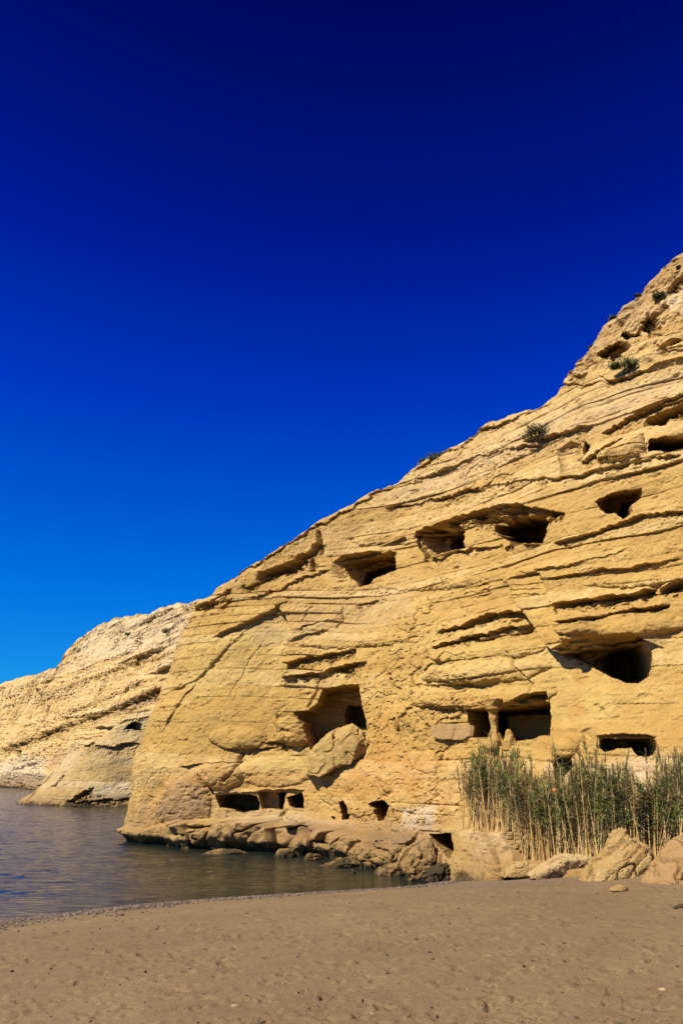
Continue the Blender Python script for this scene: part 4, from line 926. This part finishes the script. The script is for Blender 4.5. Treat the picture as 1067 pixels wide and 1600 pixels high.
# shingle band at the water's edge
cum = np.concatenate([[0], np.cumsum(np.hypot(*np.diff(SHORE, axis=0).T))])
i0 = np.argmin(np.hypot(SHORE[:, 0] + 16.5, SHORE[:, 1] - 13)); i1 = np.argmin(np.hypot(SHORE[:, 0] - 3.2, SHORE[:, 1] - 29.6))
NP = 17000
sv = nr.uniform(cum[i0], cum[i1], NP); px_ = np.interp(sv, cum, SHORE[:, 0]); py_ = np.interp(sv, cum, SHORE[:, 1])
tx_ = np.interp(sv + 0.2, cum, SHORE[:, 0]) - px_; ty_ = np.interp(sv + 0.2, cum, SHORE[:, 1]) - py_; q_ = np.hypot(tx_, ty_)
wdt = np.interp(sv, [cum[i0], cum[i1] - 8, cum[i1]], [4.2, 2.6, 0.9])
off = np.abs(nr.normal(0.2, 0.42, NP)) * wdt + 0.10 * np.sin(sv * 1.7)
px_ = px_ + ty_ / q_ * off; py_ = py_ - tx_ / q_ * off; pz_ = sand_h(px_, py_)
sz = 0.018 + 0.034 * nr.rand(NP) ** 2.2; d3 = np.stack([sz * nr.uniform(.8, 1.4, NP), sz * nr.uniform(.7, 1.1, NP), sz * nr.uniform(.45, .8, NP)], -1)
an = nr.uniform(0, 6.28, NP); ca, sa = np.cos(an)[:, None], np.sin(an)[:, None]
vv = IV[None] * d3[:, None, :]
vx = vv[..., 0] * ca - vv[..., 1] * sa + px_[:, None]; vy = vv[..., 0] * sa + vv[..., 1] * ca + py_[:, None]; vz = vv[..., 2] + (pz_ + d3[:, 2] * 0.35)[:, None]
pal = np.array([(0.15, 0.105, 0.075), (0.11, 0.075, 0.05), (0.21, 0.155, 0.115), (0.07, 0.048, 0.035), (0.13, 0.095, 0.072), (0.09, 0.055, 0.036)])
pc = np.repeat(pal[nr.randint(0, 6, NP)][:, None], len(IV), 1).reshape(-1, 3); pc = np.column_stack([pc, np.ones(len(pc))])
FF = (IF[None] + (np.arange(NP) * len(IV))[:, None, None]).reshape(-1, 3)
tag(link('gravel', mesh_np('gravel', np.stack([vx, vy, vz], -1).reshape(-1, 3), FF, False, {'tint': pc}), M_PEB), kind='stuff')

NB = 2600  # small bits, mostly dark, scattered to stand in for shade in sand dents
ba = nr.uniform(R(-38), R(48), NB); br = 4.2 + 20 * nr.rand(NB) ** 0.9; bx_ = np.sin(ba) * br; by_ = np.cos(ba) * br
kp = shore_d(bx_, by_) > 1.5; bx_, by_ = bx_[kp], by_[kp]; NB = len(bx_)
sz = 0.004 + 0.016 * nr.rand(NB) ** 3; d3 = np.stack([sz * nr.uniform(.8, 2.2, NB), sz * nr.uniform(.6, 1.0, NB), sz * nr.uniform(.35, .8, NB)], -1)
an = nr.uniform(0, 6.28, NB); ca, sa = np.cos(an)[:, None], np.sin(an)[:, None]; vv = IV[None] * d3[:, None, :]
vx = vv[..., 0] * ca - vv[..., 1] * sa + bx_[:, None]; vy = vv[..., 0] * sa + vv[..., 1] * ca + by_[:, None]; vz = vv[..., 2] + (sand_h(bx_, by_) + d3[:, 2] * 0.3)[:, None]
pal = np.array([(0.045, 0.030, 0.018), (0.06, 0.04, 0.022), (0.08, 0.055, 0.03), (0.05, 0.032, 0.02), (0.26, 0.19, 0.12), (0.11, 0.07, 0.04)])
pc = np.repeat(pal[nr.randint(0, 6, NB)][:, None], len(IV), 1).reshape(-1, 3); pc = np.column_stack([pc, np.ones(len(pc))])
tag(link('dent_shade_bits', mesh_np('dent_shade_bits', np.stack([vx, vy, vz], -1).reshape(-1, 3), (IF[None] + (np.arange(NB) * len(IV))[:, None, None]).reshape(-1, 3), False, {'tint': pc}), M_PEB), kind='stuff')
# clump of dried weed
def ribbon_mesh(name, strips, mat_attr=None):
    V, F, Cc = [], [], []
    for pts, wid, col in strips:
        b = len(V); n = len(pts)
        for i, p in enumerate(pts):
            a = pts[min(i + 1, n - 1)] - pts[max(i - 1, 0)]; a = a / (np.linalg.norm(a) + 1e-9)
            sd_ = wid[0]; w = wid[1] * (1 - (i / (n - 1)) ** 2 * 0.92) * (0.55 + 0.45 * min(1, i / 1.0))
            V.append(p - sd_ * w); V.append(p + sd_ * w); Cc += [col, col]
        for i in range(n - 1): F.append((b + 2 * i, b + 2 * i + 1, b + 2 * i + 3, b + 2 * i + 2))
    cc = np.column_stack([np.array(Cc), np.ones(len(Cc))])
    return np.array(V), np.array(F), cc
wp = ground_at(792, 1374)
strips = []
for k in range(260):
    b = np.array([rng.gauss(0, 0.22), rng.gauss(0, 0.12), 0.0]); a = rng.uniform(0, 6.28); L = rng.uniform(0.06, 0.2); hh = 0.09 * math.exp(-(b[0] / .25) ** 2 - (b[1] / .15) ** 2) * rng.random()
    pts = [b + np.array([math.cos(a) * L * t, math.sin(a) * L * t, hh + 0.03 * math.sin(3 * t) + 0.008]) for t in (0, .33, .66, 1)]
    strips.append((pts, (np.array([-math.sin(a), math.cos(a), 0.3]), 0.010), (0.3, 0.17, 0.07)))
v, f, c = ribbon_mesh('w', strips)
o = link('seaweed_clump', mesh_np('seaweed_clump', v, f, False), M_STRAW); o.location = wp
tag(o, 'flat clump of orange brown dried seaweed on the gravelly sand', 'seaweed', kind='stuff')

# ------------------------------------------------------------------ reeds
def tube(pts, rads, ns=5):
    V, F = [], []
    for i, (p, r) in enumerate(zip(pts, rads)):
        for k in range(ns):
            a = 2 * math.pi * k / ns; V.append((p[0] + r * math.cos(a), p[1] + r * math.sin(a), p[2]))
    for i in range(len(pts) - 1):
        for k in range(ns): F.append((i * ns + k, i * ns + (k + 1) % ns, (i + 1) * ns + (k + 1) % ns, (i + 1) * ns + k))
    return np.array(V), np.array(F)
STRAW = [(0.68, 0.46, 0.16), (0.60, 0.38, 0.13), (0.72, 0.53, 0.23), (0.48, 0.29, 0.12), (0.36, 0.24, 0.15), (0.64, 0.41, 0.13)]
GREEN = [(0.17, 0.27, 0.055), (0.22, 0.31, 0.078), (0.29, 0.345, 0.125), (0.13, 0.225, 0.045)]
DRY = [(0.42, 0.31, 0.14), (0.33, 0.25, 0.11), (0.50, 0.38, 0.18), (0.25, 0.20, 0.09)]
def reed_variant(seed, dry):
    g = random.Random(seed); h = g.uniform(1.9, 2.6); bend = g.uniform(0.02, 0.22); ba = g.uniform(0, 6.28)
    ax = lambda t: np.array([math.cos(ba) * bend * t * t, math.sin(ba) * bend * t * t, h * t])
    ts = np.linspace(0, 1, 7); sv_, sf_ = tube([ax(t) for t in ts], [0.015 * (1 - 0.65 * t) for t in ts])
    col = g.choice(STRAW); sc_ = np.column_stack([np.tile(col, (len(sv_), 1)), np.ones(len(sv_))])
    strips = []; nl = g.randint(32, 42)
    for k in range(nl):
        t0 = g.uniform(0.50, 0.99) if g.random() < 0.9 else g.uniform(0.2, 0.45); b = ax(t0); a = g.uniform(0, 6.28); L = g.uniform(0.28, 0.55); up = g.uniform(0.5, 1.1); dr = g.uniform(0.2, 0.9)
        dirh = np.array([math.cos(a), math.sin(a), 0]); pts = []
        for t in (0, .25, .5, .75, 1):
            pts.append(b + dirh * L * (0.25 * t + 0.45 * t * t) + np.array([0, 0, L * (up * t - dr * t * t)]))
        lc = g.choice(DRY) if (dry or g.random() < 0.36) else g.choice(GREEN); f_ = g.uniform(0.8, 1.2)
        strips.append((pts, (np.array([-math.sin(a), math.cos(a), 0.25]), g.uniform(0.010, 0.016)), tuple(x * f_ for x in lc)))
    lv, lf, lc = ribbon_mesh('l', strips)
    pl = None
    if g.random() < 0.45:
        st = []
        for k in range(46):
            t = g.random(); b = ax(1.0) + np.array([0, 0, 0.30 * t - 0.03]); a = g.uniform(0, 6.28); L = 0.11 * (1 - 0.6 * t)
            pts = [b + np.array([math.cos(a) * L * u * 0.6, math.sin(a) * L * u * 0.6, L * u * 0.9]) for u in (0, .5, 1)]
            st.append((pts, (np.array([-math.sin(a), math.cos(a), 0]), 0.006), tuple(x * g.uniform(.7, 1.2) for x in (0.26, 0.18, 0.10))))
        pl = ribbon_mesh('p', st)
    return (sv_, sf_, sc_), (lv, lf, lc), pl
VARS = []
for k in range(14):
    a, b, c = reed_variant(100 + k, k % 3 == 0)
    mk = lambda nm, q, mt: (lambda m: (m.materials.append(mt), m)[1])(mesh_np(nm, q[0], q[1], False, {'tint': q[2]}))
    VARS.append((mk('reed', a, M_STALK), mk('leaves', b, M_LEAF), mk('plume', c, M_PLUME) if c else None, (a, b, c)))
_hz, _dp = main_shelf(MAIN['pxb'])
_fx = MAIN['bx'] + MAIN['NX'] * (_dp * 0.88 - 0.36 * _hz); _fy = MAIN['by'] + MAIN['NY'] * (_dp * 0.88 - 0.36 * _hz)
_fpx, _ = proj(np.stack([_fx, _fy, _hz], -1))
_ok = np.nonzero((_fpx > 715) & (_fpx < 1130) & (MAIN['by'] < 45) & (MAIN['by'] > 15))[0]
def reed_spot(front):
    """a foot for one reed along the shelf at the cliff foot, front rows first"""
    while True:
        px = rng.uniform(716, 1105); q = rng.random() ** (1.5 if front else 0.8)
        i = _ok[np.argmin(np.abs(_fpx[_ok] - px))]
        o = 0.08 + q * 0.8
        if 822 < px < 842 and rng.random() < 0.35: continue
        p = np.array([_fx[i] - MAIN['NX'][i] * o, _fy[i] - MAIN['NY'][i] * o, _hz[i]])
        return p, px
reeds = []
def reed_scale(px):                                    # tops follow the uneven outline of the stand
    return np.interp(px, [715, 740, 790, 830, 850, 870, 905, 930, 965, 1000, 1040, 1067, 1110], [1.10, 1.16, 1.18, 1.05, 1.12, 1.18, 1.42, 1.28, 1.15, 1.18, 1.3, 1.35, 1.35])
for k in range(300):
    p, px = reed_spot(True); dryside = px < 835
    vi = rng.choice([0, 3, 6, 9, 12, 1, 4, 7]) if dryside else rng.choice(range(14))
    st, lf, pl, _ = VARS[vi]
    r_ = bpy.data.objects.new('reed', st); COL.objects.link(r_)
    r_.location = (p[0], p[1], p[2] - 0.12); s_ = reed_scale(px) * rng.choice((rng.uniform(0.62, 0.9), rng.uniform(0.85, 1.02), rng.uniform(0.95, 1.18))); r_.scale = (rng.uniform(.9, 1.25),) * 2 + (s_ * 0.9,)
    lean = 0.05 + (0.10 if px < 735 or px > 985 else 0) + (0.08 if px > 1010 else 0)
    r_.rotation_euler = (rng.gauss(0.0, 0.08), rng.gauss(lean * 1.0, 0.085), rng.uniform(-0.5, 0.5))
    z_ = ('on the left end of the rock block', 'on the rock block under the pillared cave', 'above the dry-stone patch', 'behind the low whitish rock', 'under the wide low cave', 'behind the triangular boulder', 'behind the reddish boulder at the edge')[int(np.searchsorted([748, 800, 845, 905, 955, 1012], px))]
    k_ = ('straw-coloured dry' if vi % 3 == 0 else 'green-leaved') + ' reed ' + ('with a feathery plume ' if pl else 'without a plume ')
    tag(r_, k_ + z_, 'reed', 'reeds in the stand at the foot of the cliff')
    for me_, nm in ((lf, 'leaves'), (pl, 'plume')):
        if me_ is None: continue
        c_ = bpy.data.objects.new(nm, me_); COL.objects.link(c_); c_.parent = r_
# the rest of the stand
acc = {k: ([], [], []) for k in range(3)}; cnt = [0, 0, 0]
for k in range(560):
    p, px = reed_spot(False); dryside = px < 835
    vi = rng.choice([0, 3, 6, 9, 12, 1, 4]) if dryside else rng.choice(range(14))
    s_ = reed_scale(px) * rng.uniform(0.66, 1.0) * 0.9; a = rng.uniform(0, 6.28); lean = 0.04 + (0.12 if px > 990 else 0)
    lx, ly = rng.gauss(lean, 0.07), rng.gauss(0, 0.06)
    for i, q in enumerate(VARS[vi][3]):
        if q is None: continue
        v = q[0]; x = v[:, 0] * math.cos(a) - v[:, 1] * math.sin(a); y = v[:, 0] * math.sin(a) + v[:, 1] * math.cos(a); z = v[:, 2] * s_
        acc[i][0].append(np.stack([x + lx * z + p[0], y + ly * z + p[1], z + p[2] - 0.12], -1)); acc[i][1].append(q[1] + cnt[i])
        cc = q[2].copy(); cc[:, :3] *= rng.uniform(0.75, 1.15); acc[i][2].append(cc); cnt[i] += len(v)
root = None
for i, (nm, mt) in enumerate((('reeds', M_STALK), ('leaves', M_LEAF), ('plumes', M_PLUME))):
    o = link(nm, mesh_np(nm, np.vstack(acc[i][0]), np.vstack(acc[i][1]), False, {'tint': np.vstack(acc[i][2])}), mt, root)
    o['kind'] = 'stuff'
    if root is None: root = o
print('reeds', _t.time() - _t0)
# scrap of orange plastic caught in the reeds
op = at_y(866, 1235, 24.0)
v, f = ico_np(3); d = 1 + 0.5 * fbm(v[:, 0] * 2, v[:, 1] * 2, v[:, 2] * 2, 3); v = v * d[:, None] * np.array([0.055, 0.035, 0.055])
o = link('orange_litter', mesh_np('orange_litter', v, f, False), M_ORANGE); o.location = op
tag(o, 'crumpled scrap of orange litter caught high in the reeds', 'litter')

# ------------------------------------------------------------------ shrubs on the cliffs
def shrub(name, P, w, h, label, seed, dens=420, green=0.8, leaf=0.06, twiggy=0.0, depth=0.7):
    g = random.Random(seed); root = empty(name, tuple(P)); tag(root, label, 'shrub', None)
    V, F, Cc = [], [], []; TV, TF = [], []; nb = 0
    lobes = [(g.uniform(-.75, .75) * w, g.uniform(-.6, .6) * w * depth, g.uniform(0.35, 0.8) * h, g.uniform(.25, .5)) for _ in range(9)]
    for (lx, ly, lz, lr) in lobes:
        pts = [np.array([0.15 * lx, 0.15 * ly, -0.15]), np.array([lx * .6, ly * .6, lz * .5]), np.array([lx, ly, lz + 0.1 * h])]
        v, f = tube(pts, [0.03 * w + 0.01, 0.02 * w, 0.008], 4); TF.append(f + nb); TV.append(v); nb += len(v)
        for q in range(int(3 + 6 * twiggy)):
            e = np.array([lx + g.gauss(0, .3 * w), ly + g.gauss(0, .2 * w), lz + g.uniform(.1, .55) * h])
            v, f = tube([pts[1], e], [0.012, 0.004], 3); TF.append(f + nb); TV.append(v); nb += len(v)
    for k in range(dens):
        lx, ly, lz, lr = lobes[g.randrange(len(lobes))]
        d = Vector((g.gauss(0, 1), g.gauss(0, 1), g.gauss(0, 1))).normalized() * (g.random() ** 0.4)
        c = Vector((lx + d.x * lr * w, ly + d.y * lr * w, max(-0.1, lz + d.z * lr * h)))
        a = Vector((g.gauss(0, 1), g.gauss(0, 1), g.gauss(0, 1))).normalized(); b = a.orthogonal().normalized() * leaf * 0.45; a = a * leaf * g.uniform(.7, 1.3)
        n = len(V); V += [c - a, c + b, c + a, c - b]; F.append((n, n + 1, n + 2, n + 3))
        base = g.choice([(0.075, 0.115, 0.028), (0.10, 0.14, 0.04), (0.055, 0.085, 0.022)]) if g.random() < green else g.choice([(0.14, 0.10, 0.05), (0.10, 0.075, 0.045)])
        Cc += [base] * 4
    c4 = np.column_stack([np.array(Cc), np.ones(len(Cc))])
    link('foliage', mesh_np('foliage', np.array([tuple(x) for x in V]), np.array(F), False, {'tint': c4}), M_SHRUB, root)
    link('stems', mesh_np('stems', np.vstack(TV), np.vstack([f if f.shape[1] == 4 else f for f in TF]), False), M_TWIG, root)
    return root
def at_far(M_, px, py):
    d = (M_['PX'] - px) ** 2 + (M_['PY'] - py) ** 2; i, j = np.unravel_index(np.argmin(d), d.shape)
    return np.array([M_['X'][i, j], M_['Y'][i, j], M_['Z'][i, j]]), np.array([M_['NX'][i], M_['NY'][i], 0])
for (px, py, w, h, lab, g_, tw, dn, out) in [
    (984, 577, 0.95, 0.5, 'dense green shrub on a ledge of the crag, below three hollows', 0.95, 0, 700, 0.25),
    (848, 684, 0.85, 0.7, 'grey twiggy half-dry bush on the upper bedding ledge', 0.35, 1.0, 420, 0.25),
    (666, 722, 1.3, 0.5, 'olive bush on the skyline at the middle of the rim', 0.75, 0.4, 900, 0.0),
    (1031, 472, 0.28, 0.6, 'narrow green shrub hanging in a crack near the top of the crag', 0.95, 0, 300, 0.1),
    (924, 541, 0.5, 0.32, 'small dark green tuft on the crag skyline', 0.95, 0, 260, -0.1),
    (957, 496, 0.4, 0.3, 'tiny dark bush on the skyline above the first tuft', 0.9, 0, 200, -0.1),
    (995, 462, 0.20, 0.2, 'scrubby tuft clinging just under the crag skyline', 0.6, 0.3, 160, 0.0),
    (1060, 418, 0.14, 0.16, 'tiny tuft at the very top of the crag by the edge', 0.9, 0, 120, 0.1)]:
    P, n = on_cliff(px, py, out); shrub('shrub', P - np.array([0, 0, 0.12]), w, h, lab, int(px), int(dn * 2.0), g_, 0.07, tw)
for (px, py, w, h, lab, g_, tw) in [
    (247, 962, 1.0, 0.9, 'round green shrub just below the rim of the far cliff', 0.95, 0), (267, 990, 1.6, 1.6, 'spindly dark bush on the pale face of the far cliff', 0.6, 1.0),
    (203, 992, 1.1, 1.0, 'compact dark shrub on the far cliff, left of the spindly bush', 0.7, 0), (120, 1017, 0.8, 1.3, 'upright dark shrub at the stepped rim of the far cliff', 0.7, 0), (266, 947, 1.4, 0.5, 'low dark scrub on the skyline of the far cliff', 0.6, 0)]:
    P, n = at_far(FARM, px, py); shrub('shrub', P + n * 0.4 - np.array([0, 0, 0.3]), w, h, lab, int(px), 500, g_, 0.16, tw)
print('done', _t.time() - _t0)
